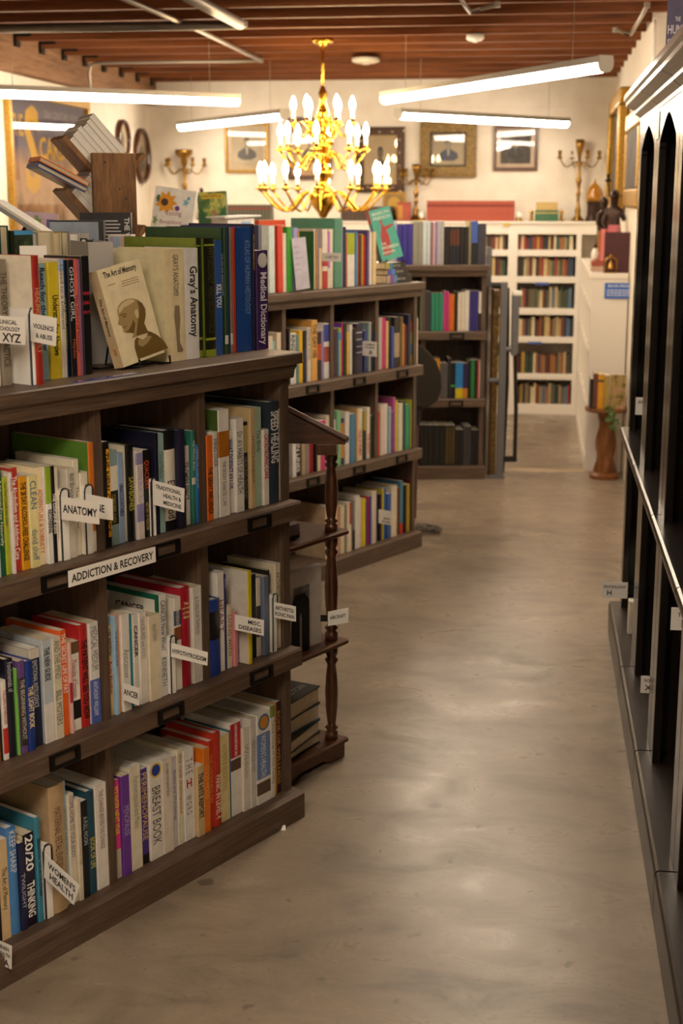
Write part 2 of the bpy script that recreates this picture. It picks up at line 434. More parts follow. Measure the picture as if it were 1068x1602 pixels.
 (-399, 35, 234, 40, 'a81c30', {'words': ['The', 'Pathology', 'of the', 'Mind'], 'tc': 'e6c88a', 'wa': 0.14, 'wb': 0.32, 'kind': 'h', 'depth': 205}),
 (-364, 33, 229, 40, 'dedbd6', {'t': 'A CURE FOR THYROID', 'tc': '77787a', 'a': 0.1, 'b': 0.5}),
],
'front R2 right': [
 (-307, 38, 185, 40, '223a86', {'bands': [(0.15, 0.52, '17161a')], 'kind': 'h'}),
 (-270, 26, 243, 40, 'e2dfda', {'t': 'HEART', 'tc': '8a4a54', 'a': 0.28, 'b': 0.6}),
 (-244, 7, 234, 40, '222f6a', {'t': 'BLOOD', 'tc': 'dfe4f0', 'a': 0.05, 'b': 0.6}),
 (-237, 21, 154, 40, 'd9cdb4', {'t': 'LIVING WITH', 'tc': '8a4a2a', 'a': 0.15, 'b': 0.8}),
 (-215, 15, 135, 40, 'd58a92', {}),
 (-182, 15, 231, 20, 'd9c51c', {'lc': 'd8d4cc', 'depth': 235}),
 (-142, 18, 210, 40, '1c2c26', {}),
 (-124, 17, 196, 40, 'd8cfbb', {'bands': [(0.35, 0.75, '3a3430')]}),
 (-107, 23, 198, 40, '6a7690', {}),
 (-84, 11, 209, 40, '141312', {'t': 'THE MIGRAINE', 'tc': 'b8a04a', 'a': 0.2, 'b': 0.8}),
 (-51, 25, 218, 40, 'ddd3bb', {'t': 'ARTHRITIS', 'tc': '7a6a4a', 'a': 0.1, 'b': 0.4}),
 (-26, 21, 246, 40, '1b2450', {'t': 'PRINCIPLES', 'tc': '8a94b8', 'a': 0.2, 'b': 0.8, 'depth': 245, 'kind': 'h'}),
],
'front R3 left': [
 (-977, 16, 239, 40, '17141a', {}),
 (-961, 28, 218, 40, 'd9bf94', {'t': 'The Art of Memory', 'tc': '2a2018', 'a': 0.28, 'b': 0.7}),
 (-933, 26, 234, 40, '4a86c8', {'t': 'KEEP SHARP', 'tc': 'e4ecf4', 'a': 0.03, 'b': 0.42, 'kind': 'h'}),
 (-907, 16, 194, 40, '1f2348', {'t': 'TWILIGHT', 'tc': 'b9c0d8', 'a': 0.35, 'b': 0.75}),
 (-892, 30, 205, 40, '16142a', {'t': '20/20', 'tc': 'f2f2f2', 'a': 0.02, 'b': 0.5, 'bold': 1, 't2': 'THINKING', 'tc2': 'f2f2f2', 'a2': 0.52, 'b2': 0.9, 'lc': 'e4d6b4'}),
 (-862, 14, 234, 40, '3f8aa8', {'t': 'SENSATION, THE MOOD STRAIN', 'tc': '17303a', 'a': 0.2, 'b': 0.75, 'bold': 1}),
 (-822, 45, 285, 40, 'bfa582', {'t': 'MATERNAL FETAL EVIDENCE', 'tc': '6a5038', 'a': 0.17, 'b': 0.72, 'depth': 225, 'kind': 'h'}),
 (-777, 11, 283, 40, 'a4c6d8', {'t': 'OBSTETRIC EVIDENCE', 'tc': '5a86a0', 'a': 0.2, 'b': 0.7}),
 (-766, 19, 249, 40, 'dfd8c4', {'t': 'COME HOME TO YOUR BODY', 'tc': '5a4a8a', 'a': 0.02, 'b': 0.58}),
 (-747, 14, 232, 40, 'dcd4c0', {'t': 'The Cosmic High', 'tc': 'a08a5a', 'a': 0.35, 'b': 0.65}),
 (-733, 19, 223, 40, '15181f', {'t': 'A FULL MOON', 'tc': 'c8ccd2', 'a': 0.16, 'b': 0.45}),
 (-714, 23, 237, 40, '1c4a5e', {'t': 'BOOK OF LIFE', 'tc': 'd8cc5a', 'a': 0.45, 'b': 0.75, 'kind': 'h'}),
 (-690, 39, 243, 40, 'e6e2dc', {'t': 'THE CHANGE BEFORE THE CHANGE', 'tc': '8a6a6a', 'a': 0.06, 'b': 0.62}),
],
'front R3 right': [
 (-636, 26, 231, 40, 'd8388a', {'t': 'YOUNGER NEXT YEAR', 'tc': 'e8c832', 'a': 0.05, 'b': 0.55, 'bold': 1, 'bands': [(0.7, 1, 'b9b4a4')]}),
 (-610, 27, 236, 40, '6a3a9a', {'t': 'MENOPAUSE', 'tc': 'b8a8d8', 'a': 0.3, 'b': 0.6, 'bands': []}),
 (-583, 38, 246, 40, 'e2dac4', {'t': 'Perimenopause and Meno', 'tc': '9a9a80', 'a': 0.1, 'b': 0.6}),
 (-545, 25, 228, 40, '4a3088', {'t': 'PERIMENOPAUSE', 'tc': 'e0c05a', 'a': 0.04, 'b': 0.75, 'bands': [(0.9, 1, '15120c')]}),
 (-520, 44, 234, 40, 'e4e0d8', {'t': 'BREAST BOOK', 'tc': '4a4a4a', 'a': 0.25, 'b': 0.85, 'seal': (0.08, '1f3a9a', 'd8b83a')}),
 (-477, 36, 230, 40, 'dcd4c6', {'t': "DR. SUSAN LOVE'S BREAST BOOK", 'tc': '6a6a66', 'a': 0.05, 'b': 0.4}),
 (-441, 19, 224, 40, 'cfc9d2', {'t': 'Bodies and Wanderings', 'tc': '5a5a80', 'a': 0.15, 'b': 0.7}),
 (-422, 22, 236, 40, 'e0dcc4', {'t': 'the new menopause', 'tc': 'b0482a', 'a': 0.05, 'b': 0.7}),
 (-400, 38, 226, 40, 'e8e6e2', {'t': 'T H E', 'tc': '6a6a6a', 'a': 0.1, 'b': 0.27, 't2': 'W O R D', 'tc2': '6a6a6a', 'a2': 0.5, 'b2': 0.72, 'mono': ('H', 'b0302a', 0.3, 0.42)}),
 (-362, 25, 176, 40, 'cdb48a', {'t': 'THE HITE REPORT', 'tc': '2a2018', 'a': 0.1, 'b': 0.75, 'bold': 1}),
 (-338, 24, 212, 40, 'e07a1e', {'t': 'GOOD MOOD', 'tc': 'f0b050', 'a': 0.2, 'b': 0.6}),
 (-314, 18, 222, 40, 'c03024', {'t': 'THE GOODNESS ON', 'tc': 'e8a060', 'a': 0.15, 'b': 0.7}),
 (-297, 26, 237, 40, 'b83420', {'t': 'PANIC IN LEVEL 4', 'tc': 'f0dcc8', 'a': 0.45, 'b': 0.92, 'bold': 1, 'kind': 'h'}),
 (-271, 37, 221, 40, 'dccb92', {'t': 'WOMEN & SENSATIONS', 'tc': 'b09a5a', 'a': 0.1, 'b': 0.65}),
 (-234, 5, 225, 40, '2a6a86', {}),
 (-229, 39, 242, 40, 'e6e3de', {'bands': [(0.02, 0.38, 'b81f2c'), (0.4, 0.52, '5a4038')], 't': 'CHRISTIANE NORTHRUP, M.D.', 'tc': 'f2e8e4', 'a': 0.03, 'b': 0.37, 'bold': 1}),
 (-190, 26, 217, 40, 'dfd9cc', {'t': 'Wisdom', 'tc': 'a0a098', 'a': 0.2, 'b': 0.6}),
 (-164, 23, 234, 40, 'd2cfca', {'t': 'MENOPAUSE WAY', 'tc': '8a8a86', 'a': 0.25, 'b': 0.6}),
 (-141, 54, 236, 40, 'e4e2dc', {'bands': [(0.22, 0.72, '6a86b8'), (0.76, 0.9, '5a4a3a')], 't': "WOMEN'S HEALTH", 'tc': 'e8ecf2', 'a': 0.24, 'b': 0.7, 'seal': (0.1, 'c8862a', '3a6a9a')}),
 (-87, 19, 243, 40, 'dcd9d0', {'t': 'Taking Charge of Your Fertility', 'tc': '6a6a60', 'a': 0.15, 'b': 0.85, 'bands': [(0, 0.12, '7a8a4a')]}),
 (-68, 13, 244, 40, 'c98f22', {}),
 (-55, 20, 243, 40, '3a1420', {'t': 'BONE OR WELLNESS', 'tc': 'c8a05a', 'a': 0.1, 'b': 0.9}),
],
'front top': [
 (-856, 12, 241, 90, 'c8c2b4', {}),
 (-843, 25, 243, 90, '8a8172', {'t': 'THE THEORY AND PRACTICE', 'tc': '2c2620', 'a': 0.1, 'b': 0.85, 'kind': 'h'}),
 (-818, 5, 245, 90, 'e4ded2', {'t': 'Mental Disorder', 'tc': '2c2c2c', 'a': 0.15, 'b': 0.8}),
 (-795, 18, 250, 45, 'a02a22', {'t': 'HEALING THE ADULT', 'tc': 'd8b07a', 'a': 0.25, 'b': 0.75, 'lc': 'e8e0d0', 'kind': 'h', 'depth': 175, 'face': ''}),
 (-735, 20, 232, 90, '93b9c8', {'t': 'Reach for the Rainbow', 'tc': '1c2a4a', 'a': 0.04, 'b': 0.75, 'bold': 1}),
 (-715, 30, 233, 90, 'd6c22e', {'t': 'Understanding Abusive', 'tc': '2a2610', 'a': 0.28, 'b': 0.8, 'bold': 1}),
 (-685, 15, 239, 90, 'd8cfc0', {'t': 'Loved to a Different', 'tc': '5a5a60', 'a': 0.05, 'b': 0.6, 'bands': [(0, 0.1, '9cb4d8')]}),
 (-670, 10, 235, 90, '1f4f8a', {'t': 'CULT MIND CONTROL', 'tc': 'c8d83a', 'a': 0.32, 'b': 0.82}),
 (-660, 18, 236, 90, '1a181c', {'t': 'GHOST GIRL', 'tc': 'd8dce2', 'a': 0.06, 'b': 0.6, 't2': 'Hayden', 'tc2': 'd8704a', 'a2': 0.68, 'b2': 0.84}),
 (-642, 12, 237, 90, 'e06a5a', {'t': 'The Colors of Violence', 'tc': '2a1a1a', 'a': 0.3, 'b': 0.82}),
 (-631, 8, 236, 90, '8a5a80', {}),
 (-622, 24, 242, 90, '131113', {'words': ['ODD', 'GIRL', 'OUT'], 'tc': 'd02a4a', 'wa': 0.26, 'wb': 0.5}),
],
'front top b': [
 (-350, 63, 248, 110, 'e6d8b0', {'t': "GRAY'S ANATOMY", 'tc': '4a4030', 'a': 0.05, 'b': 0.42, 'lc': 'e6dcb4', 'depth': 200, 'kind': 'h', 'leg': 1}),
 (-287, 48, 248, 110, 'e2e2e2', {'t': "Gray's Anatomy", 'tc': '26262a', 'a': 0.16, 'b': 0.8, 'kind': 'h', 'bold': 1}),
 (-238, 17, 270, 110, '1f2a16', {'bands': [(0.06, 0.07, '9aa832'), (0.83, 0.85, '9aa832'), (0.94, 1, '8a9a30')], 'lc': '7a8a30', 'kind': 'h', 'depth': 225}),
 (-219, 37, 269, 110, '1c1e12', {'bands': [(0.05, 0.065, '9aa832'), (0.84, 0.86, '9aa832'), (0.94, 1, '8a9a30')], 't': 'PHYSIOLOGY AND BIOPHYSICS', 'tc': '4a4a2c', 'a': 0.08, 'b': 0.8, 'lc': '7a8a30', 'kind': 'h'}),
 (-182, 27, 263, 110, '2c559c', {'t': 'KILL YOU', 'tc': 'e8ecf2', 'a': 0.38, 'b': 0.58, 'bold': 1}),
 (-155, 10, 291, 110, '27452a', {'t': 'ATLAS OF ANATOMY', 'tc': 'c8ccc0', 'a': 0.2, 'b': 0.6, 'lc': '3a5a34', 'depth': 235}),
 (-145, 12, 291, 110, '2c4a30', {'bands': [(0.85, 0.92, 'd8d8d0')]}),
 (-133, 12, 292, 110, '22365e', {}),
 (-121, 9, 291, 110, '8a7a66', {'bands': [(0.84, 0.93, 'd8d8d0')]}),
 (-113, 12, 291, 110, 'b03a22', {}),
 (-98, 58, 291, 110, '22488e', {'t': 'ATLAS OF HUMAN HISTOLOGY', 'tc': '7aa0d0', 'a': 0.1, 'b': 0.7, 'kind': 'h', 'off': 0.3}),
 (-41, 7, 298, 110, '1c1a3a', {'t': 'ABCs of the HUMAN BODY', 'tc': 'd8a82a', 'a': 0.08, 'b': 0.8, 'bold': 1}),
 (-32, 45, 236, 110, '40265e', {'t': 'Medical Dictionary', 'tc': 'e0dce6', 'a': 0.22, 'b': 0.95, 'bold': 1, 'seal': (0.1, 'd8d4d0', 'd8d4d0')}),
],
'middle R1 left': [
 (-1042, 33, 200, 40, 'd8c8b8', {}),
 (-1009, 25, 180, 40, '9ac0b8', {}),
 (-984, 28, 210, 40, 'dccbb4', {}),
 (-956, 14, 170, 40, 'b0242a', {}),
],
'middle R1 second': [
 (-911, 13, 222, 40, '2a2024', {}),
 (-899, 40, 202, 40, 'dcdcd8', {'t': 'RINGS', 'tc': '2c2c2c', 'a': 0.04, 'b': 0.4, 'bold': 1}),
 (-859, 16, 193, 40, '5f8f88', {}),
 (-842, 24, 209, 40, 'e0b41c', {'lc': 'e0b41c'}),
 (-814, 20, 206, 40, '2c2a4a', {'bands': [(0, 0.35, '26241f')]}),
 (-793, 27, 216, 40, 'd8d0c0', {'t': 'FEMALE VICES', 'tc': '6a6a62', 'a': 0.03, 'b': 0.6}),
 (-766, 39, 243, 40, 'dda656', {'t': 'THE GAY 100', 'tc': '3a2a14', 'a': 0.06, 'b': 0.62, 'bold': 1}),
 (-728, 31, 194, 40, '1c1714', {'bands': [(0.25, 0.58, 'b8481e')]}),
 (-697, 23, 196, 40, '8a7cae', {}),
 (-674, 46, 224, 40, 'dcd8d6', {'bands': [(0.02, 0.33, '3a4a9a'), (0.42, 0.7, 'a04a42')]}),
],
'middle R1 third': [
 (-600, 20, 196, 40, '4a2a3a', {'lc': '6a3a86'}),
 (-580, 11, 184, 40, '4a8aa8', {}),
 (-569, 16, 199, 40, 'a8b05a', {'bands': [(0.1, 0.25, '2f86c8')]}),
 (-553, 11, 218, 40, 'b8306a', {'lc': '6a3a9a'}),
 (-542, 23, 216, 40, '2a241c', {}),
 (-519, 19, 179, 40, 'e0b81c', {}),
 (-499, 21, 207, 40, 'dad6cc', {}),
 (-479, 21, 190, 40, '17151a', {}),
 (-459, 45, 209, 40, '2a2340', {'bands': [(0.17, 0.19, 'c8c4d0'), (0.31, 0.325, 'c8c4d0'), (0.45, 0.465, 'c8c4d0'), (0.57, 0.585, 'c8c4d0')]}),
 (-395, 24, 176, 40, '2a3f7a', {}),
 (-371, 18, 207, 40, '6a8286', {}),
 (-352, 7, 209, 40, 'dad8d0', {}),
 (-345, 19, 204, 40, '1f1c1c', {}),
 (-324, 22, 165, 40, '1f3a6e', {}),
],
'middle R1 right': [
 (-286, 25, 221, 40, 'b8b0a8', {}),
 (-261, 28, 220, 40, 'c82a7a', {}),
 (-233, 17, 204, 40, 'd8b478', {}),
 (-215, 16, 214, 40, '24201c', {}),
 (-199, 22, 178, 40, '2f4a9a', {}),
 (-176, 43, 218, 40, '27231f', {'bands': [(0.32, 0.8, 'a8947a')]}),
 (-133, 23, 216, 40, '6a5a2a', {}),
 (-110, 20, 185, 40, 'e08a3a', {}),
 (-90, 18, 177, 40, '5a2a20', {}),
 (-72, 25, 222, 40, '211f3e', {}),
 (-45, 32, 191, 40, 'd8c81c', {'bands': [(0, 0.26, 'c03a18'), (0.26, 0.52, 'a8b84a'), (0.52, 0.78, '4a9ac0')]}),
 (-14, 28, 202, 40, 'dcccbc', {}),
],
'middle R2 left': [
 (-889, 26, 154, 40, 'dedcd8', {}),
 (-863, 32, 150, 40, '1f1c26', {'t': 'SIN LINES', 'tc': 'dcdce0', 'a': 0.03, 'b': 0.9, 'bold': 1}),
 (-831, 23, 171, 40, 'b09a78', {}),
 (-808, 24, 167, 40, '8a8480', {}),
 (-784, 22, 216, 40, 'a82430', {}),
 (-762, 19, 213, 40, '861c26', {}),
 (-742, 13, 176, 40, '1f1c1c', {}),
 (-729, 25, 179, 40, 'd8c8a8', {}),
 (-704, 36, 206, 40, 'c83a7a', {}),
 (-663, 37, 222, 40, 'dcd2b8', {}),
],
'middle R2 second': [
 (-608, 16, 197, 40, 'dcd8cc', {}),
 (-593, 30, 234, 40, '7fb88c', {}),
 (-563, 30, 197, 40, '22304e', {'bands': [(0.1, 0.85, 'c8803a')]}),
 (-533, 32, 221, 40, 'd8d4cc', {}),
 (-501, 38, 209, 40, '4a82a8', {}),
 (-463, 14, 176, 40, '4a3aae', {}),
 (-449, 15, 227, 40, 'd8b078', {}),
 (-434, 34, 222, 40, 'e0d6c2', {'t': 'TALES OF WOMEN', 'tc': 'b0342a', 'a': 0.4, 'b': 0.9, 'bold': 1}),
 (-400, 24, 210, 40, '28241a', {'bands': [(0, 0.4, 'a8942a')]}),
 (-375, 25, 222, 40, 'e2d8c8', {'t': 'THE SIXTH', 'tc': 'c0302a', 'a': 0.5, 'b': 0.9, 'bold': 1}),
 (-350, 28, 184, 40, '16281f', {'lc': '1f6a68'}),
 (-322, 20, 207, 40, 'b9bcbe', {}),
],
'middle R2 right': [
 (-291, 18, 195, 40, 'c8342c', {}),
 (-273, 31, 219, 40, 'e0d0c4', {}),
 (-242, 30, 221, 40, 'e0dcd8', {}),
 (-212, 19, 206, 40, '9ab0c0', {}),
 (-192, 23, 183, 40, '7a3a86', {}),
 (-170, 18, 243, 40, 'c05a9a', {}),
 (-152, 17, 225, 40, 'd8c83a', {}),
 (-136, 30, 212, 40, 'dcd8c6', {}),
 (-105, 23, 219, 40, '1f4434', {}),
 (-82, 29, 202, 40, '2f9a7a', {}),
 (-54, 16, 181, 40, '1f6a66', {}),
 (-38, 15, 218, 40, 'b9b82e', {}),
 (-19, 24, 212, 40, '33245a', {}),
],
'middle R3': [
 (-676, 29, 227, 40, 'd8c0a0', {}),
 (-647, 32, 218, 40, 'c8b89a', {}),
 (-615, 26, 222, 40, 'e0c4b0', {}),
 (-589, 18, 215, 40, 'd88a6a', {}),
 (-571, 30, 207, 40, 'dcd0b4', {}),
 (-542, 18, 204, 40, '1c211c', {}),
 (-524, 32, 214, 40, 'ded2bc', {'bx': 0.5, 'bands': [(0, 0.45, 'a8442a')]}),
 (-492, 13, 210, 40, 'a87c3a', {}),
 (-479, 17, 217, 40, '8a8886', {'bands': [(0.6, 1, '1a1a1e')]}),
 (-462, 38, 233, 40, 'dcdad4', {}),
 (-424, 15, 216, 40, 'd8ccb8', {}),
 (-409, 27, 212, 40, 'ddc81e', {}),
 (-382, 18, 198, 40, '4a3a7a', {}),
 (-364, 8, 214, 40, 'c02a34', {}),
 (-356, 16, 215, 40, '46409a', {}),
 (-340, 34, 233, 40, 'ddd2c2', {}),
 (-307, 19, 229, 40, '1f2350', {}),
 (-275, 18, 210, 40, '241a20', {}),
 (-257, 13, 229, 40, 'd0bc2a', {}),
 (-244, 24, 231, 40, '3a6aa8', {}),
 (-221, 30, 203, 40, '3260b0', {}),
 (-187, 45, 232, 40, 'dcd4be', {}),
 (-142, 30, 215, 40, '5a3424', {}),
 (-113, 25, 242, 40, '4f8aa8', {'bands': [(0.8, 1, 'c83a2a')]}),
 (-87, 19, 220, 40, '1c1c1c', {}),
 (-68, 34, 220, 40, 'b09a1c', {}),
 (-34, 43, 238, 40, '5a1418', {}),
],
'middle top': [
 (-992, 36, 254, 60, 'd3dfdc', {}),
 (-948, 32, 255, 60, 'd8402a', {}),
 (-916, 22, 225, 60, 'dcd2c0', {}),
 (-892, 35, 249, 60, '3f9a2e', {}),
 (-857, 8, 244, 60, '4a4a9a', {}),
 (-850, 30, 245, 60, '9a94d0', {}),
 (-820, 7, 231, 60, 'cfa84a', {}),
 (-721, 6, 229, 60, '2f6a3a', {}),
 (-715, 12, 236, 60, 'dcd2bc', {}),
 (-703, 7, 234, 60, 'd8902a', {}),
 (-696, 12, 234, 60, '3a6aac', {}),
 (-684, 20, 161, 60, 'd8c0a0', {}),
 (-664, 36, 236, 60, 'e0d4c4', {'bands': [(0.5, 0.62, 'b83424'), (0.7, 1, 'b83a2a')]}),
 (-628, 18, 227, 60, 'dcd4cc', {'bands': [(0, 0.64, 'b06ab8')]}),
 (-610, 29, 236, 60, 'e2d8c2', {}),
 (-581, 53, 278, 60, '4f8c74', {'lc': '5a9a80', 'depth': 225, 'face': ''}),
 (-533, 12, 265, 60, '8a94b8', {}),
 (-520, 21, 243, 60, '1c1c30', {}),
 (-499, 9, 211, 60, 'd8806a', {}),
 (-490, 51, 217, 60, 'e4e0d6', {'bands': [(0, 0.4, 'a4b41c')]}),
 (-439, 14, 224, 60, '4a86c0', {}),
 (-425, 20, 206, 60, 'a85a1c', {}),
 (-405, 23, 209, 60, '4a1a14', {}),
 (-382, 12, 212, 60, 'd8a02a', {}),
 (-370, 12, 205, 60, 'c83a2a', {}),
 (-358, 19, 228, 60, '5a4a80', {}),
 (-338, 26, 218, 60, 'e2e0d8', {}),
 (-312, 25, 220, 60, 'e0c898', {}),
],
'far top': [
 (-608, 36, 227, 50, '3a3a48', {}),
 (-572, 28, 221, 50, '2a2a30', {}),
 (-544, 31, 230, 50, 'bcbcc4', {}),
 (-513, 12, 235, 50, 'b4b0d0', {}),
 (-500, 28, 221, 50, '37308e', {}),
 (-471, 29, 221, 50, '37308e', {}),
 (-442, 29, 221, 50, '37308e', {}),
 (-413, 28, 235, 50, '8c8c80', {}),
 (-385, 28, 235, 50, '8c8c80', {}),
 (-358, 21, 235, 50, 'c6d2da', {}),
 (-336, 20, 235, 50, 'bfccd6', {}),
 (-316, 14, 232, 50, '8a6458', {}),
 (-302, 10, 232, 50, 'd8bcc4', {}),
 (-292, 14, 234, 50, '8f78ae', {}),
 (-278, 18, 235, 50, 'b0b0b2', {}),
 (-260, 18, 235, 50, 'a8a8ac', {}),
 (-238, 14, 206, 50, '26221f', {}),
 (-224, 14, 206, 50, '26221f', {}),
 (-209, 17, 206, 50, '1f2230', {'bands': [(0.08, 0.5, '5a3226')]}),
 (-192, 18, 206, 50, '1f2230', {'bands': [(0.08, 0.5, '5a3226')]}),
 (-174, 18, 206, 50, '1f2230', {'bands': [(0.08, 0.5, '5a3226')]}),
 (-154, 23, 206, 50, '1c1a1a', {}),
 (-131, 24, 206, 50, '1c1a1a', {}),
 (-106, 14, 232, 50, '8a8062', {}),
 (-92, 36, 235, 50, '1c1e28', {'bands': [(0, 0.5, '3f5fae')]}),
 (-56, 46, 222, 50, '3a3844', {}),
],
'far R1': [
 (-368, 11, 205, 40, '7a9a7a', {}),
 (-340, 30, 217, 40, '3a3840', {}),
 (-309, 22, 208, 40, '2f8a6c', {}),
 (-287, 23, 208, 40, '2f8a6c', {}),
 (-264, 23, 208, 40, '2f8a6c', {}),
 (-241, 17, 216, 40, 'c83a86', {}),
 (-223, 14, 216, 40, 'c83a86', {}),
 (-210, 31, 201, 40, 'cc6a1c', {}),
 (-178, 16, 216, 40, '181416', {}),
 (-162, 20, 210, 40, 'd8d2c2', {}),
 (-142, 20, 213, 40, 'd8d2c2', {}),
 (-122, 25, 222, 40, 'dad6d0', {}),
 (-96, 16, 220, 40, '36307e', {}),
 (-80, 16, 220, 40, '36307e', {}),
 (-64, 16, 220, 40, '36307e', {}),
 (-46, 27, 216, 40, 'dcd8d2', {'bands': [(0.55, 1, '2c2226')]}),
],
'far R2': [
 (-360, 22, 212, 40, 'b8b8bc', {}),
 (-339, 21, 212, 40, 'c4c4ca', {}),
 (-318, 21, 212, 40, 'c4c4ca', {}),
 (-297, 14, 220, 40, 'd8981a', {}),
 (-283, 14, 220, 40, 'd8981a', {}),
 (-269, 14, 220, 40, 'd8981a', {}),
 (-255, 15, 195, 40, '5a585a', {}),
 (-240, 15, 195, 40, '5a585a', {}),
 (-225, 14, 195, 40, '5a585a', {}),
 (-210, 19, 223, 40, '26242a', {}),
 (-192, 12, 198, 40, '1c2026', {'bands': [(0.62, 0.68, '4aa02a')]}),
 (-179, 12, 198, 40, '1c2026', {'bands': [(0.62, 0.68, '4aa02a')]}),
 (-167, 14, 198, 40, '2a86d0', {'bands': [(0.72, 1, 'dcc81a')]}),
 (-153, 13, 198, 40, '2a86d0', {'bands': [(0.72, 1, 'dcc81a')]}),
 (-140, 14, 198, 40, '2a86d0', {'bands': [(0.72, 1, 'dcc81a')]}),
 (-126, 14, 194, 40, '2a2856', {'bands': [(0.72, 1, 'cc8a2a')]}),
 (-112, 14, 194, 40, '2a2856', {'bands': [(0.72, 1, 'cc8a2a')]}),
 (-97, 14, 208, 40, '1a161a', {}),
 (-82, 22, 212, 40, '1f7a3c', {}),
 (-61, 17, 212, 40, '1c181c', {}),
 (-44, 8, 212, 40, 'c83a22', {}),
 (-36, 24, 213, 40, 'dcdad6', {}),
],
'far R3': [
 (-364, 24, 231, 40, '1c1c1e', {}),
 (-341, 26, 231, 40, '1c1c1e', {}),
 (-314, 28, 230, 40, '1c1c1e', {}),
 (-286, 35, 230, 40, '191a1c', {}),
 (-251, 33, 230, 40, '191a1c', {}),
 (-218, 19, 228, 40, '2a2418', {'bands': [(0.05, 0.95, '4a3c1c')]}),
 (-199, 18, 228, 40, '2a2418', {'bands': [(0.05, 0.95, '4a3c1c')]}),
 (-181, 18, 228, 40, '2a2418', {'bands': [(0.05, 0.95, '4a3c1c')]}),
 (-162, 23, 205, 40, '161616', {}),
 (-140, 23, 204, 40, '161616', {}),
 (-116, 15, 222, 40, '3a3a3e', {}),
 (-102, 15, 222, 40, '3a3a3e', {}),
 (-87, 15, 221, 40, '3a3a3e', {}),
 (-71, 19, 202, 40, '1a181a', {}),
 (-52, 19, 202, 40, '1a181a', {}),
 (-33, 20, 201, 40, '1a181a', {}),
],
}
for _rows in BOOKS.values():
    for _r in _rows:
        _o = _r[5]
        for _k in ('t', 't2'):
            if _k in _o: text_shape(_o[_k], bool(_o.get('bold')))
        for _w in _o.get('words', ()): text_shape(_w, True)

# ------------------------------------------------------------------ room shell
XL, XR, YB, ZC = -2.93, 0.512, 10.75, 2.385
YF, XRN, YJ = -2.6, 0.68, 7.3          # wall behind the camera; right wall steps out nearer the camera
def wall_mat():
    m, nt, bs = new_mat('white painted brick')
    tc = nt.nodes.new('ShaderNodeTexCoord')
    sep = nt.nodes.new('ShaderNodeSeparateXYZ'); nt.links.new(tc.outputs['Object'], sep.inputs[0])
    ad = nt.nodes.new('ShaderNodeMath'); ad.operation = 'ADD'; nt.links.new(sep.outputs[0], ad.inputs[0]); nt.links.new(sep.outputs[1], ad.inputs[1])
    cb = nt.nodes.new('ShaderNodeCombineXYZ'); nt.links.new(ad.outputs[0], cb.inputs[0]); nt.links.new(sep.outputs[2], cb.inputs[1])
    br = nt.nodes.new('ShaderNodeTexBrick'); nt.links.new(cb.outputs[0], br.inputs['Vector'])
    br.inputs['Scale'].default_value = 1.0; br.inputs['Brick Width'].default_value = 0.4; br.inputs['Row Height'].default_value = 0.2
    br.inputs['Mortar Size'].default_value = 0.006; br.inputs['Mortar Smooth'].default_value = 0.6
    br.inputs['Color1'].default_value = (1, 1, 1, 1); br.inputs['Color2'].default_value = (0.93, 0.93, 0.93, 1); br.inputs['Mortar'].default_value = (0.0, 0.0, 0.0, 1)
    n = noise(nt, 7, 4)
    col = ramp(nt, n, [(0.3, lin('e2d8c8')), (0.7, lin('eee6d8'))])
    nt.links.new(col, bs.inputs['Base Color']); bs.inputs['Roughness'].default_value = 0.6
    bump(nt, bs, br.outputs['Color'], 0.35, 0.004)
    return m
M['wall'] = wall_mat()
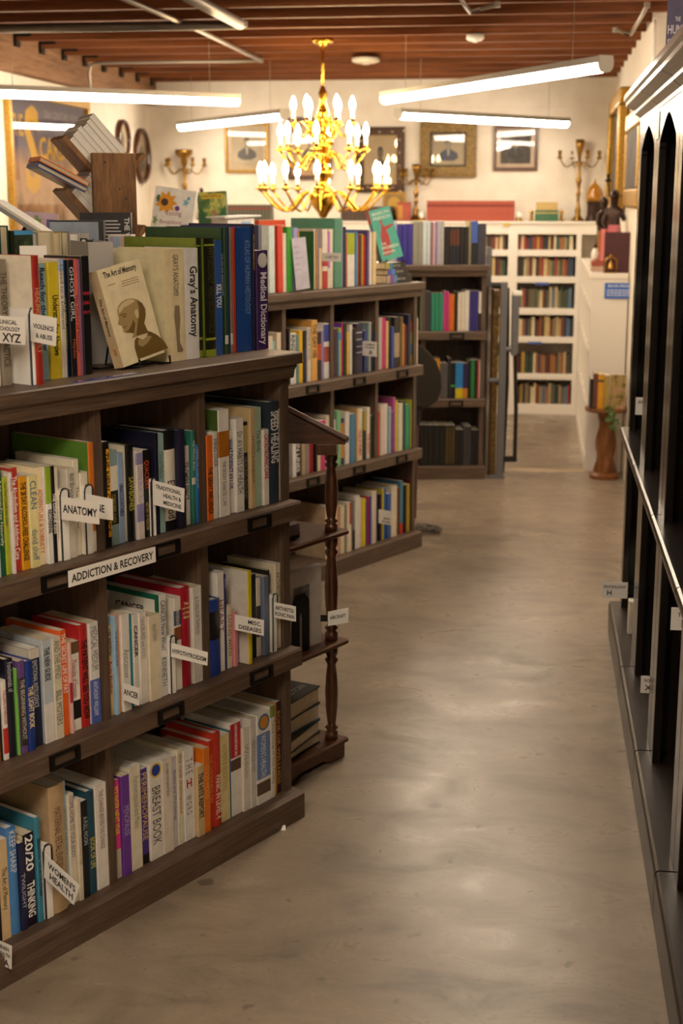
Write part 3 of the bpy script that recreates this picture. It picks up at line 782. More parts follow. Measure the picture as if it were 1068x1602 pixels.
def floor_mat():
    m, nt, bs = new_mat('sealed concrete')
    big = noise(nt, 0.9, 6, 0.6, (1.0, 1.0, 1), dist=0.4)
    mid_ = noise(nt, 5, 8, 0.65, (0.8, 1.5, 1), dist=0.8)
    fine = noise(nt, 60, 6, 0.7)
    a = ramp(nt, big, [(0.30, lin('5e5448')), (0.50, lin('837565')), (0.70, lin('a0917e'))])
    b = ramp(nt, mid_, [(0.30, lin('4e453c')), (0.50, lin('8a7b6b')), (0.72, lin('a69785'))])
    c = mixc(nt, 0.5, a, b)
    d = ramp(nt, fine, [(0.28, (0.55, 0.55, 0.55, 1)), (0.42, (1, 1, 1, 1)), (0.75, (1.06, 1.06, 1.06, 1))])
    c2 = mixc(nt, 0.8, c, d, 'MULTIPLY')
    spots = noise(nt, 16, 2, 0.4)
    s = ramp(nt, spots, [(0.25, (0.25, 0.25, 0.25, 1)), (0.30, (1, 1, 1, 1))])
    c3 = mixc(nt, 0.6, c2, s, 'MULTIPLY')
    # fine crazing
    tc = nt.nodes.new('ShaderNodeTexCoord')
    vo = nt.nodes.new('ShaderNodeTexVoronoi'); vo.feature = 'DISTANCE_TO_EDGE'; vo.inputs['Scale'].default_value = 9.0
    wob = nt.nodes.new('ShaderNodeTexNoise'); wob.inputs['Scale'].default_value = 6.0; wob.inputs['Detail'].default_value = 4
    nt.links.new(tc.outputs['Object'], wob.inputs['Vector'])
    mxv = nt.nodes.new('ShaderNodeMix'); mxv.data_type = 'RGBA'; mxv.inputs[0].default_value = 0.35
    nt.links.new(tc.outputs['Object'], mxv.inputs[6]); nt.links.new(wob.outputs['Color'], mxv.inputs[7])
    nt.links.new(mxv.outputs[2], vo.inputs['Vector'])
    cr = ramp(nt, vo.outputs['Distance'], [(0.0, (0.72, 0.72, 0.72, 1)), (0.012, (1, 1, 1, 1))])
    c4 = mixc(nt, 0.16, c3, cr, 'MULTIPLY')
    nt.links.new(c4, bs.inputs['Base Color'])
    rr = ramp(nt, mid_, [(0.3, (0.38, 0.38, 0.38, 1)), (0.7, (0.24, 0.24, 0.24, 1))])
    nt.links.new(rr, bs.inputs['Roughness'])
    bs.inputs['Specular IOR Level'].default_value = 0.55
    bump(nt, bs, mid_, 0.05, 0.004)
    return m
M['floor'] = floor_mat()

def struct(name, mb, mat, **k):
    o = mb.build(name, mat, **k); o['kind'] = 'structure'
    return o
struct('floor', MB().box(XL - .3, 1.0, YF - .3, YB + .3, -0.1, 0.0), M['floor'])
struct('wall_back', MB().box(XL - .3, 1.0, YB, YB + .2, 0, 2.75), M['wall'])
struct('wall_left', MB().box(XL - .2, XL, YF, YB, 0, 2.75), M['wall'])
struct('wall_right', MB().prism([(XR, YB), (XR, YJ), (XRN, YJ), (XRN, YF), (XRN + .3, YF), (XRN + .3, YB)], 'z', 0, 2.75), M['wall'])
struct('wall_front', MB().box(XL - .3, 1.0, YF - .2, YF, 0, 2.75), M['wall'])
struct('ceiling', MB().box(XL - .3, 1.0, YF - .2, YB + .2, ZC + .19, ZC + .25), M['deck'])
struct('trim_threshold', MB().prism([(8.19, 0), (8.21, .008), (8.27, .008), (8.29, 0)], 'x', -0.2, 0.32), plain('worn threshold strip', 'b09878', .5))
y = -2.2
while y < YB - .05:
    tag(MB().box(XL + .08, XRN + .02 if y < YJ else XR - .001, y - .022, y + .022, ZC, ZC + .188).build('ceiling_joist', M['joist']),
        'fir joist in the row carrying the ceiling boards', 'joist', 'ceiling joists', 'structure')
    y += 0.40
led = MB().box(XL, XL + .075, YF, YB - .02, ZC - .16, ZC + .17)
struct('ceiling_beam_left', led, M['ledger'])
hang = MB()
y = 6.2
while y < YB - .1:
    struct('trim_joist_hanger', MB().prism([(0, -.05), (.05, -.05), (.05, .10), (0, .10)], 'y', y - .03, y - .024, M=Matrix.Translation((XL + .075, 0, ZC + .02))).box(XL + .075, XL + .09, y - .035, y + .035, ZC - .03, ZC + .02), M['iron'])
    y += .4

# ------------------------------------------------------------------ bookcases (one pattern, three of them)
ZL = (0.073, 0.455, 0.83, 1.192)
def bookcase(A, ang, bays, depth, label, rear_wall, group, divs):
    root = empty('low_bookcase', (A[0], A[1], 0), R(ang))
    tag(root, label, 'bookcase', group)
    L = bays * 0.32
    MB().prism([(0, 0), (depth, 0), (depth, .073), (.012, .073), (0, .066)], 'x', -L - .012, .004).build('plinth', M['wood_x'], root)
    for zt in (.455, .83):
        MB().prism([(0, zt - .044), (.018, zt - .044), (.018, zt - .022), (rear_wall, zt - .022), (rear_wall, zt), (.004, zt), (0, zt - .005)], 'x', -L - .004, -.002).build('shelf_board', M['wood_x'], root)
    for x in (-.018, -L + .006):
        MB().box(x - .012, x + .012, .034, depth - .004, .07, 1.132).build('side_panel', M['wood_z'], root)
    for i in range(1, bays):
        x = divs[i - 1]
        if i % 2 == 0: MB().box(x - .011, x + .011, .036, rear_wall, .073, .434).build('divider', M['wood_z'], root)
        for z0, z1 in ((.455, .809), (.83, 1.132)):
            MB().box(x - .011, x + .011, .036, rear_wall, z0, z1).build('divider', M['wood_z'], root)
    MB().box(-L, -.01, rear_wall, rear_wall + .012, .07, 1.132).build('back_panel', M['wood_z'], root)
    MB().prism([(.018, 1.13), (depth - .004, 1.13), (depth - .004, 1.165), (.008, 1.165), (.008, 1.158), (.014, 1.15), (.016, 1.138)], 'x', -L + .0, -.006).build('top_moulding', M['wood_x'], root)
    MB().prism([(0, 1.165), (depth, 1.165), (depth, 1.192), (.003, 1.192), (0, 1.189)], 'x', -L - .012, .006).build('top_board', M['wood_x'], root)
    for i in range(bays):
        for zt in (.455, .83):
            cx, cz = -.32 * i - .168, zt - .0235
            w, h, t = .041, .0165, .006
            mb = MB()
            o = [(-w, -h), (w, -h), (w, h), (-w, h)]; n = [(-w + .011, -h + t), (w - .011, -h + t), (w - .011, h - t), (-w + .011, h - t)]
            vs = [(cx + a, -.006, cz + b) for a, b in o] + [(cx + a, -.006, cz + b) for a, b in n] + [(cx + a, 0, cz + b) for a, b in o] + [(cx + a, 0, cz + b) for a, b in n]
            fs = []
            for k in range(4):
                j = (k + 1) % 4
                fs += [(k, j, 4 + j, 4 + k), (8 + k, 12 + k, 12 + j, 8 + j), (k, 8 + k, 8 + j, j), (4 + k, 4 + j, 12 + j, 12 + k)]
            mb.add(vs, fs)
            mb.build('label_holder', M['holder'], root)
    return root
FRAME = {
    'front': ((-0.55451, 3.34766), 62.12),
    'middle': ((-0.49048, 6.28550), 61.4),
    'far': ((-0.26864, 7.92353), 10.5),
}
bookcase(*FRAME['front'], 4, .60, 'grey-brown wooden bookcase of health books nearest the camera', .29, 'low wooden bookcases', (-.320, -.645, -.966))
bookcase(*FRAME['middle'], 6, .34, 'grey-brown wooden bookcase with rainbow of paperbacks behind the turned bookstand', .30, 'low wooden bookcases', (-.311, -.628, -.942, -1.256, -1.576))
bookcase(*FRAME['far'], 2, .34, 'grey-brown wooden bookcase of matching paperback sets beside the grey ladder', .30, 'low wooden bookcases', (-.351,))

# ------------------------------------------------------------------ books
NAMED = [('black', '17151a'), ('charcoal grey', '3c3b40'), ('grey', '8c8a86'), ('pale grey', 'c2c2c4'), ('white', 'e8e5e0'), ('cream', 'ded2b8'), ('tan', 'c6a878'), ('taupe', '8a7c6a'),
         ('brown', '5a3a24'), ('rust brown', 'a05a2a'), ('maroon', '4e161c'), ('red', 'b82c2a'), ('coral', 'e06a5a'), ('pink', 'dc9a96'), ('magenta', 'cc3484'), ('orange', 'de7020'), ('amber yellow', 'dc9c1e'),
         ('yellow', 'd8c628'), ('lime green', 'a6b42c'), ('bright green', '48a048'), ('dark green', '24482e'), ('sage green', 'a2b89e'), ('mint green', '7cb68c'), ('teal', '2f8a7c'), ('pale teal', '8ab0ae'),
         ('sky blue', '9cc0dc'), ('bright blue', '2a7cc8'), ('blue', '2c5098'), ('navy blue', '1e2448'), ('steel blue', '5a86a4'), ('slate grey', '38444e'), ('indigo', '3a3286'), ('purple', '5e3c88'), ('dark purple', '3c2452'), ('lilac', '988ac0'), ('dark olive', '5e5428'), ('slate blue', '6c7892')]
def colour_word(h):
    c = [int(h[i:i+2], 16) for i in (0, 2, 4)]
    return min(NAMED, key=lambda n: sum((a - int(n[1][2*i:2*i+2], 16)) ** 2 * w for i, (a, w) in enumerate(zip(c, (1, 1.4, 0.9)))))[0]
ORD = 'first second third fourth fifth sixth seventh eighth ninth tenth eleventh twelfth thirteenth fourteenth fifteenth sixteenth seventeenth eighteenth nineteenth twentieth'.split()
def ordinal(i, n):
    if i == 0: return 'first'
    if i < 20: return ORD[i]
    return {20: 'twenty-first', 21: 'twenty-second', 22: 'twenty-third', 23: 'twenty-fourth', 24: 'twenty-fifth', 25: 'twenty-sixth', 26: 'twenty-seventh', 27: 'twenty-eighth', 28: 'twenty-ninth', 29: 'thirtieth'}.get(i, 'last')

def spine_profile(w, hard, bulge):
    if hard:
        return [(w * t, -bulge * (1 - (2 * t - 1) ** 2)) for t in [k / 6 for k in range(7)]]
    e = min(.0016, w * .15)
    return [(0, e), (e, 0), (w - e, 0), (w, e)]
def strip(pr, off, z0, z1):
    """a thin strip that follows the spine profile, lying off in front of it"""
    mb = MB(); n = len(pr)
    vs = [(x, y - off, z0) for x, y in pr] + [(x, y - off, z1) for x, y in pr] + [(x, y + .0006, z0) for x, y in pr] + [(x, y + .0006, z1) for x, y in pr]
    fs = []
    for i in range(n - 1):
        fs += [(i, i+1, n+i+1, n+i), (2*n+i, 3*n+i, 3*n+i+1, 2*n+i+1), (i, 2*n+i, 2*n+i+1, i+1), (n+i, n+i+1, 3*n+i+1, 3*n+i)]
    fs += [(0, n, 3*n, 2*n), (n-1, 3*n-1, 4*n-1, 2*n-1)]
    mb.add(vs, fs)
    return mb
RNG = random.Random(7)
def make_book(w, h, d, col, o, name=None):
    """a standing book: spine towards -y, thickness along x, origin at the foot of the spine"""
    hard = o.get('kind') == 'h'
    name = name or ('hardback_book' if hard else 'paperback_book')
    bulge = min(.004, w * .12) if hard else 0
    t = .0026 if hard else .0009
    ts = .0026 if hard else .0012
    if w < .012: t = ts = .0007
    ov = .003 if hard else .0004
    pr = spine_profile(w, hard, bulge)
    outer = pr + [(w, d), (w - t, d), (w - t, ts + .001), (t, ts + .001), (t, d), (0, d)]
    root = MB().prism(outer, 'z', 0, h).build(name, cover(col, .34 if hard else .42))
    MB().box(t, w - t, ts + .001, d - ov - .001, ov, h - ov).build('page_block', M['page_cream' if RNG.random() < .35 else 'page_white'], root)
    for a, b, c in o.get('bands', ()):
        p = pr
        if o.get('bx'): p = [(w * (1 - o['bx']) + x * o['bx'], y) for x, y in pr]
        strip(p, .0003, h * (1 - b), h * (1 - a)).build('spine_panel', cover(c), root)
    if o.get('lc'):
        MB().box(-.0003, .0002, .002, d - .0005, .0005, h - .0005).build('printed_cover', cover(o['lc']), root)
    if o.get('edge'):
        MB().box(-.0008, .0002, .0005, .012, .0, h).build('cover_stripe', cover(o['edge']), root)
        MB().box(-.0008, .0002, .012, d, h - .012, h).build('cover_stripe', cover(o['edge']), root)
    yy = -bulge - .0007
    bold = bool(o.get('bold'))
    for t_, c_, a_, b_ in (('t', 'tc', 'a', 'b'), ('t2', 'tc2', 'a2', 'b2')):
        if t_ in o:
            off = w * (o.get('off', 0))
            mb = MB(); ht = min(w * (.72 if bold else .64), .036)
            L = (o[b_] - o[a_]) * h
            _, _, tw, th = text_shape(o[t_], bold)
            sx, sy = L / tw, ht / th
            if sx > sy * 1.3: sx = sy * 1.3
            if sy > sx * 2.6: sy = sx * 2.6
            hh = th * sy
            letter(mb, o[t_], ((w + off) / 2 - hh / 2, yy, h * (1 - o[a_])), (0, 0, -1), (1, 0, 0), tw * sx, hh, bold)
            mb.build('spine_lettering', ink(o[c_]), root)
    if 'words' in o:
        mb = MB(); k = len(o['words'])
        for i, wd in enumerate(o['words']):
            z = h * (1 - o['wa'] - (o['wb'] - o['wa']) * (i + .8) / k)
            _, _, tw, th = text_shape(wd, True)
            s = min(w * .82 / tw, (o['wb'] - o['wa']) * h / k * .7 / th)
            letter(mb, wd, (w / 2, yy, z), (1, 0, 0), (0, 0, 1), tw * s, th * s, True, 'c')
        mb.build('spine_lettering', ink(o['tc']), root)
    if 'mono' in o:
        ch, c, a, b = o['mono']; mb = MB()
        letter(mb, ch, (w / 2, yy, h * (1 - b)), (1, 0, 0), (0, 0, 1), None, (b - a) * h * .8, True, 'c')
        mb.build('spine_lettering', ink(c), root)
    if 'seal' in o:
        zc, c1, c2 = o['seal']
        for rr, c, e in ((.40, c2, .0006), (.31, c1, .0010)):
            mb = MB()
            mb.lathe([(w * rr, 0), (w * rr, .0008)], seg=20, M=Matrix.Translation((w / 2, -bulge - e, h * (1 - zc))) @ Matrix.Rotation(R(90), 4, 'X'))
            mb.build('cover_seal', cover(c), root)
    if 'face' in o and o['face']:
        mb = MB()
        letter(mb, o['face'], (-.0006, d * .62, h * .80), (0, -1, 0), (0, 0, 1), d * .42, None, True)
        mb.build('cover_lettering', ink('2a2a2a'), root)
    if 'leg' in o:   # long anatomical drawing on the spine
        mb = MB()
        pts = [(.38, .50), (.62, .50), (.66, .62), (.60, .74), (.62, .84), (.78, .90), (.74, .92), (.46, .92), (.44, .84), (.40, .72), (.33, .60)]
        vs = [(w * x, yy, h * (1 - z)) for x, z in pts]
        mb.add(vs, [tuple(range(len(vs)))])
        mb.build('spine_drawing', ink('8a7a60'), root)
    return root
PLACE = {
    'front R1 left': 'on the upper shelf, left bay, front bookcase', 'front R1 middle': 'on the upper shelf, middle bay, front bookcase', 'front R1 right': 'on the upper shelf, end bay, front bookcase',
    'front R2 left': 'on the middle shelf, left bay, front bookcase', 'front R2 middle': 'on the middle shelf, middle bay, front bookcase', 'front R2 right': 'on the middle shelf, end bay, front bookcase',
    'front R3 left': 'on the bottom shelf, left bay, front bookcase', 'front R3 right': 'on the bottom shelf, wide end bay, front bookcase',
    'front top': 'atop the front bookcase, before the face-out book', 'front top b': 'atop the front bookcase, past the face-out book',
    'middle R1 left': 'on the upper shelf, nearest bay, middle bookcase', 'middle R1 second': 'on the upper shelf, second bay, middle bookcase', 'middle R1 third': 'on the upper shelf, third bay, middle bookcase', 'middle R1 right': 'on the upper shelf, end bay, middle bookcase',
    'middle R2 left': 'on the middle shelf, nearest bay, middle bookcase', 'middle R2 second': 'on the middle shelf, centre bay, middle bookcase', 'middle R2 right': 'on the middle shelf, end bay, middle bookcase',
    'middle R3': 'along the bottom shelf of the middle bookcase', 'middle top': 'standing along the top of the middle bookcase',
    'far top': 'standing on top of the far bookcase', 'far R1': 'on the upper shelf of the far bookcase', 'far R2': 'on the middle shelf of the far bookcase', 'far R3': 'on the bottom shelf of the far bookcase',
}
ZSH = {'R1': .83, 'R2': .455, 'R3': .073, 'to': 1.192}
def frame_matrix(which):
    A, ang = FRAME[which]
    return Matrix.Translation((A[0], A[1], 0)) @ Matrix.Rotation(R(ang), 4, 'Z')
for key, rows_ in BOOKS.items():
    which = key.split()[0]; z = ZSH[key.split()[1][:2]]
    FM = frame_matrix(which)
    for i, (s, w, h, v, col, o) in enumerate(rows_):
        w_, h_ = w / 1000, h / 1000
        d_ = o['depth'] / 1000 if 'depth' in o else min(.235, max(.10, h_ * .66 + RNG.uniform(-.008, .012)))
        vv = v / 1000 + (RNG.uniform(-.004, .006) if which != 'far' else 0)
        b = make_book(w_ - .0012, h_, d_, col, o)
        b.matrix_world = FM @ Matrix.Translation((s / 1000 + .0006, vv, z + .0006))
        hard = 'hardback' if o.get('kind') == 'h' else 'paperback'
        tag(b, f"{colour_word(col)} {hard}, {ordinal(i, len(rows_))} from the left {PLACE[key]}", 'book', 'books ' + PLACE[key])
# ------------------------------------------------------------------ lamps: hanging strip lights, chandelier
M['tube_lit'] = emit('lit strip diffuser', TUBE_COLOR, TUBE_POWER)
M['tube_near'] = emit('lit strip diffuser near', TUBE_COLOR, NEAR_TUBE_POWER)
M['tube_rear'] = emit('lit strip diffuser rear', TUBE_COLOR, REAR_TUBE_POWER)
M['housing'] = plain('grey lamp housing', 'b9b6ae', 0.4)
def strip_light(p0, p1, label, lit, wires=(.12, .88)):
    p0, p1 = Vector(p0), Vector(p1); d = p1 - p0; L = d.length
    root = empty('strip_light', (p0 + p1) / 2, math.atan2(d.y, d.x))
    tag(root, label, 'light', 'hanging strip lights')
    MB().prism([(-.034, .012), (.034, .012), (.030, .040), (-.030, .040)], 'x', -L/2, L/2).build('housing', M['housing'], root)
    MB().prism([(-.033, .012), (-.031, -.006), (-.020, -.020), (0, -.025), (.020, -.020), (.031, -.006), (.033, .012)], 'x', -L/2 + .012, L/2 - .012).build('diffuser', lit, root)
    for x in (-L/2 + .005, L/2 - .005):
        MB().prism([(-.035, .013), (-.032, -.008), (-.020, -.023), (0, -.027), (.020, -.023), (.032, -.008), (.035, .013), (.031, .042), (-.031, .042)], 'x', x - .007, x + .007).build('end_cap', M['housing'], root)
    for t in wires:
        x = -L/2 + L * t
        MB().tube([(x, 0, .04), (x, 0, ZC - root.location.z + .01)], .0016, 6).build('hanging_wire', M['galv'], root)
    return root
strip_light(at_z(373, 159, 2.08), (-2.86, 7.25, 2.08), 'long strip light over the film poster, highest of the hanging lights above the books', M['tube_lit'])
strip_light(at_z(283, 199, 2.05), at_z(445, 181, 2.05), 'strip light hanging just before the thin gold portrait frame', M['tube_lit'])
strip_light(at_z(948, 103, 2.08), at_z(602, 156, 2.08), 'largest strip light, slanting over the aisle toward the arched cabinets', M['tube_lit'])
strip_light(at_z(622, 180, 2.05), at_z(886, 194, 2.05), 'strip light hanging before the carved gilt portrait frame', M['tube_lit'])
# the same lights go on over the near aisle, above the picture
strip_light((-.12, 5.6, 2.30), (-.42, 3.3, 2.30), 'strip light over the aisle before the arched cabinets', M['tube_near'])
strip_light((-.40, 1.5, 2.25), (-.80, -.7, 2.25), 'strip light over the aisle behind the viewpoint', M['tube_rear'])

CH = Vector((-1.18, 7.9, 0))
M['bulb'] = emit('lit candle bulb', BULB_COLOR, BULB_POWER)
def chandelier():
    root = empty('chandelier', (CH.x, CH.y, 1.44))
    tag(root, 'large polished brass candle chandelier with three tiers of lit bulbs', 'chandelier')
    zb = 1.44
    MB().lathe([(.004, 0), (.02, .01), (.03, .03), (.055, .06), (.075, .10), (.07, .14), (.04, .17), (.022, .20), (.05, .23), (.055, .26), (.03, .29), (.018, .34), (.03, .36), (.06, .40), (.05, .43), (.02, .46),
                (.035, .50), (.05, .53), (.03, .57), (.015, .62), (.025, .66), (.01, .70)], seg=20).build('centre_column', M['brass'], root, smooth=True)
    MB().tube([(0, 0, .70), (0, 0, .94)], .008, 8).build('hanging_rod', M['brass'], root, smooth=True)
    MB().lathe([(.06, .945), (.055, .925), (.02, .905)], seg=16).build('ceiling_canopy', M['brass'], root, smooth=True)
    tiers = [(12, .345, .155, .10, .06), (8, .235, .36, .30, .0), (6, .16, .50, .46, .1)]
    for n, rad, zc, za, ph in tiers:
        for k in range(n):
            a = 2 * PI * k / n + ph
            ca, sa = math.cos(a), math.sin(a)
            drop = rad * .28
            path = []
            for t in [i / 14 for i in range(15)]:
                r = .03 + (rad - .03) * t
                z = za + .06 * math.sin(PI * min(1, t * 1.8)) * (1 - t) * 1.4 - drop * math.sin(PI * t) ** 1.3 * (t ** .7) * 1.1 + (zc - za) * t ** 3
                path.append((ca * r, sa * r, z))
            MB().tube(path, .0065, 7).build('arm', M['brass'], root, smooth=True)
            c = (ca * rad, sa * rad, zc)
            MB().lathe([(.006, -.01), (.012, -.002), (.032, .006), (.030, .010), (.010, .012), (.013, .03)], c, 12).build('drip_pan', M['brass'], root, smooth=True)
            cd = MB().lathe([(.0105, .012), (.0105, .075)], c, 10).build('candle_sleeve', M['white_plastic'], root, smooth=True)
            MB().lathe([(.005, .075), (.012, .084), (.0165, .100), (.014, .120), (.007, .138), (.001, .150)], c, 10).build('bulb', M['bulb'], cd, smooth=True)
    return root
chandelier()

# ------------------------------------------------------------------ section signs: a card flag on a book-like holder
def flag_sign(which, s, quad, z0, holder, lines, label, name='section_sign', align='c', rim='2a2c30'):
    """quad: four (v, z) corners TL TR BR BL across the shelf front; holder: (width, height, front v) or None"""
    FM = frame_matrix(which)
    root = empty(name); root.matrix_world = FM @ Matrix.Translation((s, 0, z0))
    tag(root, label, 'sign', 'section signs on the bookcases')
    t = .0012
    q = [Vector((0, v, z - z0)) for v, z in quad]
    off = Vector((t, 0, 0))
    MB().add([p for p in q] + [p + off for p in q], [(0, 1, 2, 3), (7, 6, 5, 4), (0, 4, 5, 1), (1, 5, 6, 2), (2, 6, 7, 3), (3, 7, 4, 0)]).build('card', M['card'], root)
    if holder:
        w, h, vf = holder
        n = 8; r = min(w * .48, .012)
        MB().box(.0, w, vf + .0015, vf + .10, .0006, h - .001).build('holder_block', M['card'], root)
        arch = [(-.0, 0), (.0026, 0), (.0026, h - r)] + [(r + .0026 - r * math.cos(PI * k / n), h - r + r * math.sin(PI * k / n)) for k in range(1, n)] + [(2 * r + .0026, h - r), (2 * r + .0026, h - .05), (2 * r + .005, h - .05), (2 * r + .005, h - r)] + [(r + .0026 + (r + .0024) * math.cos(PI * k / n), h - r + (r + .0024) * math.sin(PI * k / n)) for k in range(1, n)] + [(0, h - r)]
        MB().prism([(z, x) for x, z in arch][::-1], 'y', vf, vf + .004).build('holder_rim', ink(rim), root)
    ux = (q[1] - q[0]).normalized(); uy = (q[0] - q[3]).normalized()
    W, Hh = (q[1] - q[0]).length, (q[0] - q[3]).length
    mb = MB()
    for tx, x, y, ww, hh, b in lines:   # x: 0..1 across (anchor), y: 0..1 up, ww: width share, hh: height share
        letter(mb, tx, q[3] + ux * (W * x) + uy * (Hh * y) - off * .35, ux, uy, W * ww if ww else None, Hh * hh if hh else None, b, align)
    mb.build('sign_lettering', M['print'], root)
    return root
P1, P2, P3, PT = .83, .455, .073, 1.192
flag_sign('front', -.758, [(.03, .965), (-.077, .967), (-.075, .922), (.031, .918)], P1, (.022, .148, .032), [('ANATOMY', .5, .33, .9, .36, True)], 'white ANATOMY sign card on the upper shelf of the front bookcase')
flag_sign('front', -.691, [(.03, .960), (-.047, .958), (-.046, .914), (.03, .912)], P1, (.022, .145, .032), [('MEDICINE', .18, .33, 1.05, .34, True)], 'white sign card half hidden behind the ANATOMY card', align='c')
flag_sign('front', -.491, [(.03, .956), (-.061, .948), (-.058, .896), (.031, .902)], P1, (.013, .128, .034), [('TRADITIONAL', .9, .70, .80, .17, True), ('HEALTH &', .9, .42, .56, .17, True), ('MEDICINE', .9, .13, .56, .17, True)], 'white TRADITIONAL HEALTH & MEDICINE sign card on the upper shelf', align='r')
flag_sign('front', -.601, [(.03, .527), (-.017, .524), (-.015, .485), (.032, .488)], P2, None, [('ANCER', .5, .35, .92, .36, True)], 'small white sign card ending in ANCER among the cancer books')
flag_sign('front', -.447, [(.03, .578), (-.078, .576), (-.076, .545), (.031, .545)], P2, (.017, .135, .032), [('HYPOTHYROIDISM', .5, .3, .92, .33, True)], 'long white HYPOTHYROIDISM sign card on the middle shelf')
flag_sign('front', -.224, [(.03, .590), (-.057, .591), (-.056, .553), (.031, .552)], P2, None, [('MISC.', .93, .56, .48, .27, True), ('DISEASES', .93, .14, .84, .27, True)], 'white MISC. DISEASES sign card before the yellow book spine', align='r')
flag_sign('front', -.077, [(.03, .586), (-.038, .586), (-.038, .548), (.029, .547)], P2, (.016, .148, .032), [('ARTHRITIS/', .5, .55, .86, .26, True), ('RONIC PAIN', .5, .16, .86, .26, True)], 'white ARTHRITIS sign card at the end of the middle shelf', rim='3a5a50')
flag_sign('front', -.846, [(.03, .225), (-.070, .183), (-.050, .134), (.036, .170)], P3, (.022, .165, .034), [("WOMEN'S", .5, .56, .78, .27, True), ('HEALTH', .5, .16, .66, .27, True)], "drooping white WOMEN'S HEALTH sign card on the bottom shelf")
flag_sign('front', -.803, [(.045, 1.333), (-.028, 1.327), (-.022, 1.273), (.047, 1.279)], PT, (.022, .150, .048), [('VIOLENCE', .5, .5, .78, .17, True), ('& ABUSE', .52, .17, .62, .17, True)], 'white VIOLENCE & ABUSE sign card on top of the front bookcase', rim='3a4a6a')
flag_sign('front', -.866, [(.08, 1.332), (-.010, 1.331), (-.007, 1.280), (.082, 1.279)], PT, None, [('CLINICAL', .44, .72, .64, .15, True), ('PSYCHOLOGY', .44, .48, .82, .15, True), ('XYZ', .58, .08, .58, .32, True)], 'white PSYCHOLOGY XYZ sign card, leftmost on top of the front bookcase')
flag_sign('front', -.990, [(.034, .099), (-.022, .098), (-.018, .046), (.036, .044)], P3, None, [('BRAIN', .6, .72, .52, .16, True), ('HEALTH', .6, .46, .62, .16, True), ('A', .72, .08, None, .28, True)], 'white BRAIN HEALTH A card at the plinth of the front bookcase')
flag_sign('middle', -.678, [(.05, 1.337), (-.042, 1.337), (-.042, 1.304), (.05, 1.304)], PT, None, [('LGBTQ+', .54, .32, .74, .36, False)], 'white LGBTQ+ sign card on top of the middle bookcase')
flag_sign('middle', -.424, [(.03, .966), (-.042, .966), (-.042, .905), (.03, .905)], P1, None, [("WOMEN'S", .52, .72, .66, .13, True), ('STUDIES', .5, .52, .66, .13, True), ('A', .58, .1, None, .32, True)], "white WOMEN'S STUDIES A card on the middle bookcase")
flag_sign('middle', -.300, [(.03, .222), (-.037, .222), (-.037, .161), (.03, .161)], P3, None, [("MEN'S", .92, .34, .5, .14, True), ('STUDIES', .92, .1, .66, .14, True)], "white MEN'S STUDIES card on the bottom shelf of the middle bookcase", align='r')

def board_sign():
    FM = frame_matrix('front')
    root = empty('shelf_sign'); root.matrix_world = FM @ Matrix.Translation((-.655, -.0075, .804))
    tag(root, 'long white ADDICTION & RECOVERY strip fixed to the upper shelf edge', 'sign')
    MB().box(-.127, .127, 0, .0012, -.0165, .0175).build('card', M['card'], root)
    mb = MB(); letter(mb, 'ADDICTION & RECOVERY', (0, -.0004, -.0085), (1, 0, 0), (0, 0, 1), .238, .0175, True, 'c'); mb.build('sign_lettering', M['print'], root)
board_sign()
o = MB().box(-.092, .092, -.008, .008, 0, .0015).build('plastic_strip', plain('glossy clear blue plastic', '6a74b8', .08, coat=1.0))
o.matrix_world = frame_matrix('front') @ Matrix.Translation((-.63, .02, 1.192)) @ Matrix.Rotation(R(2), 4, 'Z')
tag(o, 'shiny plastic label strip lying on the top edge of the front bookcase', 'strip')

